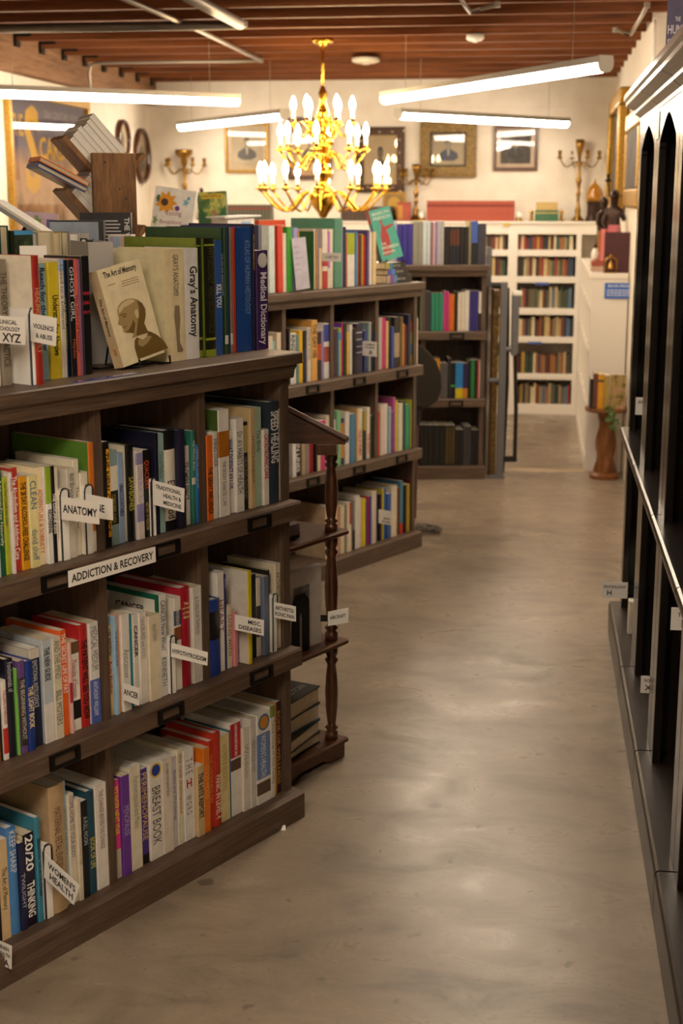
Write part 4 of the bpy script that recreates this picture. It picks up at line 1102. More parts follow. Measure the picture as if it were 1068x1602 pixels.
# ------------------------------------------------------------------ things standing on top of the front bookcase
FMF = frame_matrix('front')
def on_front(name, s, v, label, cat, rz=0, group=None, z=1.192):
    e = empty(name); e.matrix_world = FMF @ Matrix.Translation((s, v, z)) @ Matrix.Rotation(R(rz), 4, 'Z')
    return tag(e, label, cat, group)
def head_art(root, y, sc, ox, oz):
    """engraved profile head: brown tones laid flat on the cover"""
    dark, mid_, pale = ink('6a5220'), ink('a08a5c'), ink('cdbb8e')
    def poly(name, pts, mat, dy):
        MB().add([(ox + x * sc, y - dy, oz + z * sc) for x, z in pts], [tuple(range(len(pts)))]).build(name, mat, root)
    prof = [(.30, .34), (.36, .40), (.28, .43), (.20, .45), (.165, .485), (.19, .505), (.16, .52), (.175, .545), (.165, .56), (.11, .585), (.10, .60), (.14, .65), (.155, .69), (.15, .73), (.16, .78), (.20, .84), (.28, .885), (.40, .905), (.52, .89), (.62, .85), (.69, .78), (.72, .69), (.70, .60), (.66, .54), (.62, .49), (.64, .40), (.66, .34)]
    poly('printed_head', prof, mid_, .0003)
    poly('printed_head_shade', [(.40, .36), (.46, .47), (.50, .54), (.55, .62), (.60, .72), (.60, .84), (.69, .78), (.72, .69), (.70, .60), (.66, .54), (.62, .49), (.64, .40), (.66, .34)], dark, .0006)
    poly('printed_brow', [(.17, .70), (.20, .725), (.30, .715), (.34, .69), (.28, .700), (.20, .705)], dark, .0007)
    poly('printed_eye', [(.22, .672), (.25, .688), (.29, .684), (.31, .668), (.26, .660)], dark, .0007)
    poly('printed_mouth', [(.168, .532), (.22, .541), (.27, .528), (.22, .524)], dark, .0007)
    poly('printed_jaw', [(.20, .45), (.28, .47), (.38, .54), (.42, .60), (.44, .52), (.38, .42), (.36, .40), (.28, .43)], dark, .0005)
    poly('printed_ear', [(.50, .60), (.48, .66), (.50, .71), (.55, .72), (.57, .67), (.55, .61), (.52, .585)], pale, .0008)
    poly('printed_coat', [(.30, .02), (.30, .20), (.34, .30), (.40, .33), (.55, .24), (.66, .36), (.72, .33), (.82, .26), (.92, .14), (.97, .02)], dark, .0005)
    poly('printed_collar', [(.38, .22), (.42, .30), (.50, .27), (.62, .30), (.70, .27), (.58, .20), (.46, .17)], mid_, .0009)
    poly('printed_phrenology_map', [(.17, .74), (.20, .82), (.30, .87), (.42, .89), (.52, .875), (.56, .84), (.40, .81), (.30, .80), (.24, .76)], pale, .0006)
def face_out_book():
    root = on_front('paperback_book', -.549, .086, 'cream paperback with an engraved bald profile head, propped face-out on a wire easel', 'book', rz=0)
    w, h, d = .130, .209, .028
    root.matrix_world = FMF @ Matrix.Translation((-.514, .082, PT + .006)) @ Matrix.Rotation(R(-9.5), 4, 'Y') @ Matrix.Rotation(R(-10), 4, 'X')
    MB().box(0, w, 0, .001, 0, h).build('front_cover', cover('e6d9b4'), root)
    MB().box(-.0008, .0004, 0, d, 0, h).build('spine', cover('e2c8a0'), root)
    MB().box(0, w, d - .001, d, 0, h).build('back_cover', cover('e6d9b4'), root)
    MB().box(.0005, w - .001, .001, d - .001, .0004, h - .0004).build('page_block', M['page_cream'], root)
    mb = MB(); letter(mb, 'The Art of Memory', (.014, -.0005, h * .885), (1, 0, 0), (0, 0, 1), .100, .0175, True); mb.build('cover_lettering', ink('221a12'), root)
    mb = MB()
    for k in range(3): mb.box(.060, .112, -.0004, 0, h * .825 - k * .005, h * .825 - k * .005 + .0014)
    mb.box(.020, .042, -.0004, 0, h * .825, h * .825 + .0016); mb.build('cover_small_lettering', ink('8a7448'), root)
    head_art(root, -.0002, .146, .002, .003)
    mb = MB(); letter(mb, 'The Art of Memory', (-.0012, d * .72, h * .72), (0, 0, -1), (0, -1, 0), .082, .011, True); mb.build('spine_lettering', ink('221a12'), root)
    MB().add([(-.0012, d * .3, h * .12), (-.0012, d * .62, h * .14), (-.0012, d * .5, h * .17), (-.0012, d * .66, h * .2), (-.0012, d * .3, h * .19)], [(0, 1, 2, 3, 4)]).build('spine_emblem', ink('c88a3a'), root)
face_out_book()
def easel():
    root = on_front('wire_easel', -.52, .09, 'black wire easel under the face-out paperback', 'book stand', rz=0)
    mb = MB()
    for x in (.035, .13):
        mb.tube([(x, -.026, .022), (x, -.028, .006), (x, .0, .003), (x, .075, .003), (x, .05, .11)], .0026, 6)
    MBp = mb.tube([(.035, .03, .003), (.13, .03, .003)], .0026, 6).tube([(.035, .05, .108), (.13, .05, .108)], .0026, 6)
    mb.build('wire_frame', M['iron'], root)
    MB().tube([(-.035, .11, .002), (-.02, .04, .003), (.01, .03, .004), (.03, .03, .003)], .0026, 6).build('wire_foot', M['iron'], root)
    MB().tube([(-.035, .11, .002), (.0, .10, .07), (.0, .10, .10), (-.03, .10, .10)], .0022, 6).build('wire_back', M['iron'], root)
easel()
def bookend():
    root = on_front('bookend', -.094, .13, 'shiny metal bookend against the purple dictionary', 'bookend')
    MB().prism([(0, 0), (.12, 0), (.12, .02), (.09, .05), (.03, .055), (0, .05)], 'x', 0, .0015, M=Matrix.Translation((0, 0, .0005))).build('upright', M['alu'], root, bevel=.0005)
    MB().box(0, .045, 0, .12, .0004, .002).build('foot', M['alu'], root)
bookend()
def plain_book(root, w, h, d, col, pages='page_white', hard=True):
    """page edges towards -y, spine at the back"""
    t = .0026 if hard else .001
    MB().prism([(0, 0), (t, 0), (t, d - t), (w - t, d - t), (w - t, 0), (w, 0), (w, d), (0, d)], 'z', 0, h).build('cover', cover(col), root)
    MB().box(t, w - t, .003, d - t, .003, h - .003).build('page_block', M[pages], root)
def turned_books():
    """the row behind, shelved the other way round: fore edges show"""
    spec = [(-.616, .020, .310, 'page_cream', '3f9a3c', 'bright green hardback, leftmost of the turned-round books behind the sign cards'),
            (-.594, .024, .300, 'page_cream', '1f4a38', 'dark green hardback seen by its cream fore-edge behind the sign cards'),
            (-.512, .026, .284, 'page_white', '8a8884', 'grey-covered book turned fore-edge out, beside the foliage cover'),
            (-.485, .046, .286, 'page_cream', 'c8b48a', 'thick tan book turned fore-edge out behind the blank card'),
            (-.438, .022, .282, 'page_cream', 'd0c090', 'thin cream book turned fore-edge out, second after the thick tan one'),
            (-.415, .024, .284, 'page_cream', '8a8474', 'taupe book turned fore-edge out behind the yellow spine'),
            (-.390, .032, .280, 'page_white', 'b0aca4', 'pale grey book turned fore-edge out, nearest the black page stack'),
            (-.355, .020, .268, 'page_white', '2a2628', 'black-covered book turned fore-edge out beside the grey magazine file'),
            (-.334, .018, .262, 'page_white', '1c1a1c', 'second black-covered book turned fore-edge out beside the grey magazine file')]
    for s, w, h, pg, c, lb in spec:
        r = on_front('hardback_book', s, .36, lb, 'book', group='books turned round behind the front row')
        plain_book(r, w, h, .16, c, pg)
turned_books()
def foliage_book():
    r = on_front('hardback_book', -.567, .345, 'wide book with a dark foliage photograph on its cover, blue strip on top', 'book', rz=0)
    MB().box(0, .053, 0, .15, 0, .289).build('cover', cover('1c2418'), r)
    m, nt, bs = new_mat('foliage photograph'); n = noise(nt, 55, 6, .7)
    nt.links.new(ramp(nt, n, [(.35, lin('10160c')), (.55, lin('2c3e1e')), (.75, lin('64804a'))]), bs.inputs['Base Color'])
    MB().box(.001, .052, -.0006, 0, .001, .278).build('cover_photograph', m, r)
    MB().box(0, .053, -.0007, .0, .280, .289).build('cover_band', cover('4a9ad0'), r)
foliage_book()
r = on_front('sign_card', -.665, .22, 'blank white card standing behind the red and yellow spines', 'card', rz=-28)
MB().box(0, .056, 0, .0015, .0, .262).build('card', M['card'], r)
MB().box(.0, .062, -.001, .03, 0, .002).build('foot', M['card'], r)
r = on_front('magazine_file', -.470, .22, 'pale grey magazine file between the black spine and the face-out book', 'magazine file', rz=-30)
MB().box(0, .055, 0, .002, 0, .265).build('front_panel', plain('pale grey board', 'b4b2b0', .6), r)
MB().box(0, .002, .002, .16, 0, .265).build('side_panel', plain('pale grey board side', 'a8a6a4', .6), r)
MB().box(.053, .055, .002, .16, 0, .265).build('side_panel', plain('pale grey board side 2', 'a8a6a4', .6), r)
def big_grey_book():
    r = empty('hardback_book', at(79, 380, 3.31), YAW); r.location.z = 1.193; tag(r, 'large grey-blue hardback standing face-out behind the turned books', 'book')
    w, h, d = .127, .306, .03
    MB().box(0, w, 0, d, 0, h).build('cover', cover('16181c'), r)
    MB().box(-.0, w - .012, -.001, 0, .0, h - .004).build('front_cover', cover('98a6b8'), r)
    MB().box(.03, w - .035, -.0018, -.001, .12, h - .030).build('title_panel', cover('c2c0b8'), r)
    mb = MB(); letter(mb, 'Light York', (.048, -.0022, h - .055), (1, 0, 0), (0, 0, 1), .06, None, True); mb.build('cover_lettering', ink('3a3a40'), r)
big_grey_book()
def black_book():
    r = empty('hardback_book', at(126, 380, 3.50), YAW); r.location.z = 1.193; tag(r, 'black hardback with white back-cover writing beside the wooden book rack', 'book')
    w, h, d = .127, .322, .03
    MB().box(0, w, 0, d, 0, h).build('cover', cover('17171a'), r)
    mb = MB()
    rn = random.Random(3)
    for k in range(6): mb.box(.045, .045 + .045 + rn.random() * .02, -.0005, 0, h - .022 - k * .0085, h - .0190 - k * .0085)
    mb.build('cover_small_lettering', ink('cfcfcf'), r)
    mb = MB(); letter(mb, 'THE VA', (w - .016, -.0006, h - .012), (0, 0, -1), (1, 0, 0), .06, None, True); mb.build('spine_lettering', ink('e0e0e0'), r)
black_book()
def pastel_box():
    r = empty('paperback_book', at(169, 380, 3.40), YAW); r.location.z = 1.193; tag(r, 'small pastel and orange paperback showing low behind the grey magazine file', 'book')
    MB().box(0, .058, 0, .06, 0, .270).build('cover', cover('e6dcd6'), r)
    for x, c in ((.004, 'b8b4dc'), (.017, 'a4c4dc'), (.030, 'e4b8b0'), (.043, 'e08a3a')):
        MB().box(x, x + .012, -.0006, 0, .2, .266).build('cover_panel', cover(c), r)
pastel_box()
def rack():
    root = empty('book_rack', at(181, 365, 3.57))
    root.location.z = 1.193; root.rotation_euler = (0, 0, YAW + R(24))
    tag(root, 'rustic wooden book rack with slanting shelves on a knotty upright board', 'book rack')
    hz = .468
    MB().box(-.054, .058, 0, .020, 0, hz).build('upright_board', M['rustic'], root, bevel=.002)
    for x, z in ((-.022, .445), (.014, .38), (.030, .355), (.0, .30), (.025, .25), (.028, .12)):
        MB().lathe([(.0022, 0), (.0022, .001)], (0, 0, 0), 8, M=Matrix.Translation((x, 0, z)) @ Matrix.Rotation(R(90), 4, 'X')).build('screw_hole', M['iron'], root)
    ca, sa = math.cos(R(48)), math.sin(R(48))
    for z, sd in ((.425, -1), (.298, -1), (.120, -1), (.43, 1), (.25, 1)):
        Mx = Matrix.Translation((-.03 if sd < 0 else .035, .01, z - .02)) @ (Matrix.Rotation(R(48), 4, 'Y') if sd < 0 else Matrix.Rotation(R(-48), 4, 'Y'))
        if sd < 0:
            MB().box(-.135, 0, .0, .135, -.006, .006, M=Mx).build('slanting_shelf', M['rustic'], root)
        else:
            MB().box(0, .075, .0, .135, -.006, .006, M=Mx).build('slanting_shelf', M['rustic'], root)
    return root
RK = rack()
def rack_books():
    base = Matrix.Translation(RK.location) @ Matrix.Rotation(YAW + R(24), 4, 'Z')
    n = 0
    cols = ['e6e2da', 'dcd8d2', 'e8e4e0', 'c8c4bc', 'd8d2c6', 'e0dcd6', 'b8b4ae']
    lab = {0: 'top', 1: 'middle', 2: 'low'}
    for lvl, (z, k0, kk) in enumerate(((.425, 0, 6), (.298, 0, 5), (.120, 0, 4))):
        Mx = base @ Matrix.Translation((-.03, .01, z - .02)) @ Matrix.Rotation(R(48), 4, 'Y')
        # books lie along the board, stacked above its face, fore edge up the slope
        t = .0065
        for i in range(kk):
            w = (.014, .018, .012, .016, .013, .015)[i % 6]
            L = .116 + .003 * ((i * 7) % 3)
            r = empty('paperback_book'); r.matrix_world = Mx @ Matrix.Translation((-.004 - L, .004, t))
            c = cols[(i + lvl * 2) % 7]
            MB().prism([(0, 0), (w, 0), (w, L), (w - .001, L), (w - .001, .001), (.001, .001), (.001, L), (0, L)][::-1], 'y', 0, .128).build('cover', cover(c), r)
            MB().box(.001, L - .001, .0006, .1275, .001, w - .001).build('page_block', M['page_white'], r)
            tag(r, f"{colour_word(c)} paperback in the wooden rack, {ORD[i]} up from the {lab[lvl]} slanting shelf", 'book', 'paperbacks in the wooden rack')
            t += w + .0006
    Mx = base @ Matrix.Translation((-.03, .01, .205)) @ Matrix.Rotation(R(48), 4, 'Y')
    for i, (c, dz, lb) in enumerate((('2f4a8c', -.026, 'blue-edged grey book hanging out of the wooden rack, lowest of two'), ('d8702a', -.0125, 'orange book hanging out of the wooden rack above the blue-edged one'))):
        r = empty('hardback_book'); r.matrix_world = base @ Matrix.Translation((-.150 + i * .006, -.002, .410 + i * .014)) @ Matrix.Rotation(R(27), 4, 'Y')
        MB().box(-.05, .085, 0, .125, 0, .003).box(-.05, .085, 0, .125, .010, .0125).box(-.05, -.047, 0, .125, .003, .010).build('cover', cover(c), r)
        MB().box(-.047, .084, .001, .124, .003, .010).build('page_block', M['page_cream'], r)
        if i == 0:
            MB().box(-.040, .078, .004, .121, -.0006, 0).build('cover_panel', cover('9a9690'), r)
            mb = MB(); letter(mb, 'Dreams', (-.035, .10, -.001), (1, 0, 0), (0, 1, 0), .05, None, True); mb.build('cover_lettering', ink('d8b43a'), r)
            MB().box(-.0, .05, .01, .05, -.001, -.0006).build('cover_panel', cover('a04a30'), r)
        tag(r, lb, 'book')
rack_books()
def cookbook():
    r = empty('hardback_book', at(224, 372, 4.93)); r.location.z = 1.193 + .100; r.rotation_euler = (R(-6), R(8), YAW + R(-8))
    st = empty('display_stand', (r.location.x, r.location.y, 1.1926), YAW + R(-8)); tag(st, 'low black stand under the sunflower cookbook on the middle bookcase', 'stand')
    MB().box(.0, .15, -.01, .06, 0, .004).box(.0, .15, -.01, .06, .092, .097).box(.02, .13, .0, .05, .004, .092).build('riser', M['iron'], st)
    tag(r, 'white cookbook with a painted sunflower and berries leaning behind the green books', 'book')
    w, h, d = .146, .305, .022
    MB().box(0, w, 0, d, 0, h).build('cover', cover('e2ded6'), r)
    MB().box(w, w + .001, .002, d - .002, .001, h - .001).build('page_block', M['page_white'], r)
    def blob(x, z, rad, c, n=9, star=0.0, sq=1.0, name='painted_flower', dy=.0006):
        x, z, rad = x * 1.3, h - (h - z) * 1.3, rad * 1.3
        pts = [(x + rad * sq * math.cos(2*PI*k/(2*n)) * (1 + star * (-1) ** k), -dy, z + rad * math.sin(2*PI*k/(2*n)) * (1 + star * (-1) ** k)) for k in range(2 * n)]
        MB().add(pts, [tuple(range(2 * n))]).build(name, ink(c), r)
    blob(.034, h - .040, .026, 'd8962a', 9, .22); blob(.030, h - .040, .010, '4a3420', 7, 0, dy=.0009, name='painted_seed_head'); blob(.012, h - .032, .010, '3a7a6a', 6, .2, .6, name='painted_leaf')
    blob(.066, h - .052, .007, '6a3a86', 6, .1, name='painted_berry'); blob(.088, h - .034, .009, '6aa8c0', 5, .4, .8); blob(.094, h - .022, .005, '5a9ab8', 5, .3)
    blob(.066, h - .112, .008, 'b83a3a', 6, .2, name='painted_berry'); blob(.01, h - .09, .012, '7a9a5a', 5, .4, .5, name='painted_leaf')
    mb = MB()
    letter(mb, 'Eating', (.050, -.0008, h - .100), (1, 0, .05), (0, 0, 1), .055, None); letter(mb, 'Bangalore', (.030, -.0008, h - .130), (1, 0, .05), (0, 0, 1), .078, None)
    mb.build('cover_lettering', ink('a8707c'), r)
cookbook()
def slant_panel():
    r = empty('magazine', at(36, 345, 3.18)); r.rotation_euler = (0, R(33), YAW); r.location.z = 1.498
    tag(r, 'grey-covered open magazine sloping down over the leftmost books', 'magazine')
    MB().box(-.080, .062, -.0, .10, -.009, .0).build('cover', cover('8a8c92'), r)
    MB().box(-.080, .062, .002, .098, .0, .006).build('page_block', M['page_white'], r)
    MB().tube([(0, .06, -.012), (-.0, .06, -.05)], .004, 6).build('prop', M['iron'], r)
    r2 = empty('display_stand', r.location + Vector((0, 0.0, 0))); r2.location.z = 1.193
    tag(r2, 'black prop holding up the sloping grey magazine', 'stand')
    MB().tube([(-.02, .07, 0), (-.02, .07, .276)], .005, 6).build('post', M['iron'], r2); MB().lathe([(.05, 0), (.05, .004)], (-.02, .07, 0), 14).build('base', M['iron'], r2)
slant_panel()
def celery_book():
    r = empty('paperback_book', at(52, 380, 3.30)); r.location.z = 1.193; r.rotation_euler = (R(-4), R(4), YAW + R(6))
    tag(r, 'lilac cookery book with green stalks on its cover behind the sloping magazine', 'book')
    MB().box(-.040, .036, 0, .016, 0, .325).build('cover', cover('c4a4b8'), r)
    for k, (x, hh) in enumerate(((-.030, .305), (-.022, .318), (-.015, .31))):
        MB().add([(x, -.0008, .24), (x + .007, -.0008, .24), (x + .013, -.0008, hh), (x + .004, -.0008, hh)], [(0, 1, 2, 3)]).build('printed_stalk', ink('7a9a4a'), r)
    MB().box(.010, .036, -.0008, 0, .26, .31).build('cover_panel', cover('3a3a7a'), r)
celery_book()
# ------------------------------------------------------------------ things on top of the middle bookcase
FMM = frame_matrix('middle')
def on_mid(name, s, v, label, cat, rz=0, group=None, z=1.192):
    e = empty(name); e.matrix_world = FMM @ Matrix.Translation((s, v, z)) @ Matrix.Rotation(R(rz), 4, 'Z')
    return tag(e, label, cat, group)
def flat_book(root, L, d, t, col, segs=(), title=None):
    """lying flat: spine along x towards -y, thickness up"""
    MB().prism([(0, 0), (d, 0), (d, .0012), (.002, .0012), (.002, t - .0012), (d, t - .0012), (d, t), (0, t)], 'x', 0, L).build('cover', cover(col), root)
    MB().box(.001, L - .001, .002, d - .002, .0012, t - .0012).build('page_block', M['page_cream'], root)
    for a, b, c in segs: MB().box(L * a, L * b, -.0005, .0002, .0003, t - .0003).build('spine_panel', cover(c), root)
    if title:
        mb = MB(); letter(mb, title, (L * .38, -.0007, t * .3), (1, 0, 0), (0, 0, 1), L * .35, t * .42, True); mb.build('spine_lettering', ink('a8a8a8'), root)
z = 1.1926
for i, (s0, L, t, segs, lb) in enumerate(((-.205, .190, .034, [(.0, .12, 'b8a49a'), (.12, .28, '8a5a9a'), (.28, .40, '4a8ac0')], 'thick black paperback with a purple spine end, bottom of the flat stack'),
                                     (-.190, .165, .025, [(.0, .18, '5a56b8'), (.18, .34, '3f86d0')], 'black paperback with a blue spine end, middle of the flat stack'),
                                     (-.205, .155, .026, [(.0, .20, 'a8a04a'), (.20, .36, '3f8aa0')], 'black paperback with an olive spine end, top of the flat stack'))):
    r = on_mid('paperback_book', s0, .06 + .004 * i, lb, 'book', group='flat stack of black paperbacks', rz=(-1, 2, 0)[i], z=z)
    flat_book(r, L, .13, t, '1c1a1c', segs, 'FROM EVE TO DAWN'); z += t + .0006
def teal_book():
    r = on_mid('paperback_book', -.265, .115, 'teal paperback with a red dancing figure standing on the black book stack', 'book', z=z + .004)
    r.matrix_world = FMM @ Matrix.Translation((-.190, .095, z + .003)) @ Matrix.Rotation(R(-30), 4, 'Z') @ Matrix.Rotation(R(-10), 4, 'X') @ Matrix.Rotation(R(-13), 4, 'Y')
    w, h, d = .105, .222, .030
    MB().box(0, w, 0, .001, 0, h).build('front_cover', cover('58b8a6'), r)
    MB().box(0, w, d - .001, d, 0, h).build('back_cover', cover('58b8a6'), r)
    MB().box(-.0008, .0004, 0, d, 0, h * .55).build('spine', cover('3a3a48'), r)
    MB().box(-.0008, .0004, 0, d, h * .55, h * .75).build('spine', cover('3f8a98'), r)
    MB().box(-.0008, .0004, 0, d, h * .75, h).build('spine', cover('cf5a50'), r)
    MB().box(.0005, w - .001, .001, d - .001, .0004, h - .0004).build('page_block', M['page_white'], r)
    fig = [(.30, .10), (.55, .10), (.60, .30), (.62, .45), (.55, .56), (.90, .62), (.92, .66), (.52, .64), (.46, .70), (.48, .76), (.42, .80), (.36, .76), (.40, .68), (.34, .60), (.24, .48), (.22, .32), (.14, .10)]
    MB().add([(w * x, -.0005, h * zz) for x, zz in fig], [tuple(range(len(fig)))]).build('printed_dancer', ink('b84a4c'), r)
    mb = MB()
    letter(mb, 'MARILYN', (w * .5, -.0009, h * .88), (1, 0, 0), (0, 0, 1), w * .78, h * .065, True, 'c'); letter(mb, 'FRENCH', (w * .5, -.0009, h * .79), (1, 0, 0), (0, 0, 1), w * .78, h * .065, True, 'c')
    mb.build('author_lettering', ink('d8ead8'), r); mb = MB()
    letter(mb, 'THE', (w * .16, -.0009, h * .30), (1, 0, 0), (0, 0, 1), w * .22, h * .045, True); letter(mb, 'WOMEN', (w * .12, -.0009, h * .21), (1, 0, 0), (0, 0, 1), w * .78, h * .065, True); letter(mb, "READER", (w * .14, -.0009, h * .13), (1, 0, 0), (0, 0, 1), w * .6, h * .045, True)
    mb.build('cover_lettering', ink('d8ead8'), r)
    e = on_mid('wire_easel', -.185, .075, 'black wire easel holding the teal paperback on the black book stack', 'book stand', rz=-30, z=z)
    MB().tube([(-.01, -.018, .016), (-.01, -.018, .003), (.0, .06, .003), (.07, .06, .003), (.08, -.018, .003), (.08, -.018, .016)], .002, 6).build('wire_frame', M['iron'], e)
teal_book()
r = on_mid('display_card', -.860, .040, 'lavender-grey printed sheet leaning among the books on the middle bookcase', 'sheet')
Mx = Matrix.Rotation(R(-4), 4, 'X') @ Matrix.Rotation(R(-3), 4, 'Y')
MB().box(.003, .092, 0, .002, .005, .205, M=Mx).build('sheet', cover('bcb8c8'), r)
mb = MB()
for k in range(5): mb.box(.012, .040 + .010 * (k % 3), -.0006, 0, .17 - .022 * k, .1725 - .022 * k, M=Mx)
mb.build('sheet_lettering', ink('8a86a0'), r)
r = on_mid('hardback_book', -.835, .245, 'wide orange-red hardback standing face-out behind the red and green spines', 'book')
MB().box(0, .17, 0, .026, 0, .272).build('cover', cover('d8502a'), r); MB().box(.014, .156, -.0008, 0, .01, .252).build('cover_panel', cover('e0d4c4'), r); MB().box(.002, .168, .003, .023, .268, .2725).build('page_block', M['page_white'], r)
r = on_mid('white_box', -1.19, .10, 'white box with a small coloured picture on its side, on the middle bookcase', 'box', rz=-12)
MB().box(0, .125, 0, .10, 0, .285).build('body', cover('ece8e2'), r, bevel=.001)
MB().box(.062, .108, -.0006, 0, .245, .272).build('picture_label', cover('9ab8d8'), r)
MB().box(-.01, .16, -.01, .11, .2855, .291, M=Matrix.Rotation(R(-2), 4, 'Y')).build('lid', cover('f2efea'), r)
def navy_set():
    lab = 'navy blue volume of the matching set whose tops show behind the green books'
    p0, p1 = at(282, 352, 3.78), at(404, 354, 3.78)
    for i in range(4):
        r = empty('hardback_book', (p0.x + (p1.x - p0.x) * i / 4, 3.78, 1.193), YAW); tag(r, lab, 'book', 'navy set behind the anatomy books')
        w, h, d = (p1.x - p0.x) / 4 - .0008, p0.z - 1.193, .15
        MB().prism([(0, 0), (w, 0), (w, d), (w - .003, d), (w - .003, .003), (.003, .003), (.003, d), (0, d)], 'z', 0, h).build('cover', cover('1f2450'), r)
        MB().box(.003, w - .003, .004, d - .003, .003, h - .004).build('page_block', M['page_cream'], r)
navy_set()
def fantasy_book():
    r = empty('paperback_book', at(336, 372, 5.42)); r.location.z = 1.193 + .105; st = empty('display_stand', (r.location.x, 5.42, 1.1926), YAW); tag(st, 'low black stand under the fantasy paperback on the middle bookcase', 'stand'); MB().box(-.05, .05, -.01, .05, 0, .004).box(-.05, .05, -.01, .05, .097, .102).box(-.04, .04, .0, .04, .004, .097).build('riser', M['iron'], st); r.rotation_euler = (R(-6), R(-3), YAW + R(-4))
    tag(r, 'fantasy paperback with a figure on green wings standing before the bronze statuette', 'book')
    w, h, d = .112, .278, .02
    m, nt, bs = new_mat('painted fantasy cover'); n = noise(nt, 16, 5, .6, dist=1.2)
    nt.links.new(ramp(nt, n, [(.3, lin('1e3a26')), (.48, lin('5a7a3a')), (.62, lin('b8b45a')), (.8, lin('4a7a90'))]), bs.inputs['Base Color'])
    MB().box(-w/2, w/2, 0, d, 0, h).build('cover', cover('1f4a60'), r)
    MB().box(-w/2 + .001, w/2 - .001, -.001, 0, 0, h - .001).build('cover_painting', m, r)
    MB().box(-w*.36, w*.36, -.002, -.001, h - .026, h - .008).build('title_panel', cover('d8b02a'), r)
    mb = MB(); letter(mb, 'FANTASTICA', (0, -.0024, h - .022), (1, 0, 0), (0, 0, 1), w * .66, .011, True, 'c'); mb.build('cover_lettering', ink('3a4a20'), r)
    fig = [(-.03, .10), (-.02, .15), (.0, .175), (.004, .19), (-.006, .205), (.01, .21), (.018, .19), (.016, .17), (.026, .15), (.02, .10)]
    MB().add([(x, -.0016, zz) for x, zz in fig], [tuple(range(len(fig)))]).build('painted_figure', ink('9a6a5a'), r)
    for sgn in (-1, 1):
        MB().add([(sgn * .008, -.0014, .17), (sgn * .05, -.0014, .225), (sgn * .054, -.0014, .17), (sgn * .035, -.0014, .12)], [(0, 1, 2, 3)]).build('painted_wing', ink('2c5a34'), r)
fantasy_book()

# ------------------------------------------------------------------ small figures
def figurine(name, loc, hgt, label, cat, mat, robe=True, rz=0, lean=0.0):
    """a standing statuette: one continuous skinned body on a plinth"""
    root = empty(name, loc, rz); tag(root, label, cat)
    s = hgt
    J = [(0, 0, .50), (0, 0, .62), (0, 0, .74), (0, 0, .80), (0, -.005, .86), (0, -.01, .94),
         (-.09, 0, .74), (-.13, -.03, .60), (-.07, -.09, .52), (.09, 0, .74), (.14, -.02, .62), (.12, -.09, .70),
         (-.055, 0, .46), (-.06, -.02, .27), (-.06, .0, .07), (.055, 0, .46), (.07, .01, .27), (.075, .02, .07), (-.06, -.06, .055), (.075, -.04, .055)]
    E = [(0,1),(1,2),(2,3),(3,4),(4,5),(2,6),(6,7),(7,8),(2,9),(9,10),(10,11),(0,12),(12,13),(13,14),(0,15),(15,16),(16,17),(14,18),(17,19)]
    Rr = [.085,.075,.09,.04,.06,.05,.045,.035,.028,.045,.035,.028,.065,.05,.03,.065,.05,.03,.025,.025]
    me = bpy.data.meshes.new('body'); me.from_pydata([(x * s + lean * z * s, y * s, z * s) for x, y, z in J], E, [])
    o = link_mesh('body', me, mat, root)
    sk = o.modifiers.new('skin', 'SKIN'); o.modifiers.new('sub', 'SUBSURF').levels = 1; o.modifiers['sub'].render_levels = 2
    for i, v in enumerate(me.skin_vertices[0].data):
        v.radius = (Rr[i] * s, Rr[i] * s * .9); v.use_root = (i == 0)
    if robe:
        MB().lathe([(.13 * s, .05 * s), (.12 * s, .15 * s), (.10 * s, .32 * s), (.085 * s, .48 * s), (.09 * s, .55 * s), (.05 * s, .60 * s)], (0, .01, 0), 14).build('robe', mat, root, smooth=True)
    MB().lathe([(.17 * s, 0), (.17 * s, .03 * s), (.14 * s, .055 * s), (.1 * s, .06 * s)], (0, 0, 0), 16).build('plinth', mat, root)
    MB().sphere((lean * .95 * s, -.005 * s, .925 * s), .062 * s, 12, 8, sc=(1, 1.05, 1.15)).build('head', mat, root, smooth=True)
    MB().sphere((lean * .95 * s, .02 * s, .945 * s), .062 * s, 12, 8).build('hair', mat, root, smooth=True)
    MB().add([(lean*.95*s - .012*s, -.068*s, .915*s), (lean*.95*s + .012*s, -.068*s, .915*s), (lean*.95*s, -.066*s, .945*s), (lean*.95*s, -.088*s, .918*s)], [(0, 1, 3), (1, 2, 3), (2, 0, 3), (0, 2, 1)]).build('nose', mat, root)
    return root

# ------------------------------------------------------------------ white bookcase along the back wall
def white_shelves():
    root = empty('white_bookcase', (.30, 10.44, 0)); tag(root, 'long white-painted built-in bookcase of old books along the brick wall', 'bookcase')
    D = .30; xs = [0.0 - .012] 
    L = 2.9
    MB().box(-L, .205, 0, D, 1.297, 1.386).build('top_board', M['white_trim'], root, bevel=.004)
    MB().box(-L, .205, -.012, D, 1.372, 1.388).build('top_lip', M['white_trim'], root, bevel=.003)
    MB().box(-L, 0, D - .012, D, 0, 1.3).build('back_panel', M['white_trim'], root)
    for zt, zb in ((1.188, 1.143), (1.000, .955), (.773, .727), (.568, .524), (.299, .257), (.075, 0)):
        MB().box(-L + .01, -.0, 0.002, D - .012, zb, zt).build('shelf_board', M['white_trim'], root, bevel=.003)
    x = 0.0
    MB().box(-.035, .0, -.006, D, 0, 1.3).build('side_panel', M['white_trim'], root)
    for k in range(6):
        c = -.484 - .45 * k
        MB().box(c - .033, c + .033, -.004, D - .012, 0, 1.3).build('stile', M['white_trim'], root)
    return root
white_shelves()
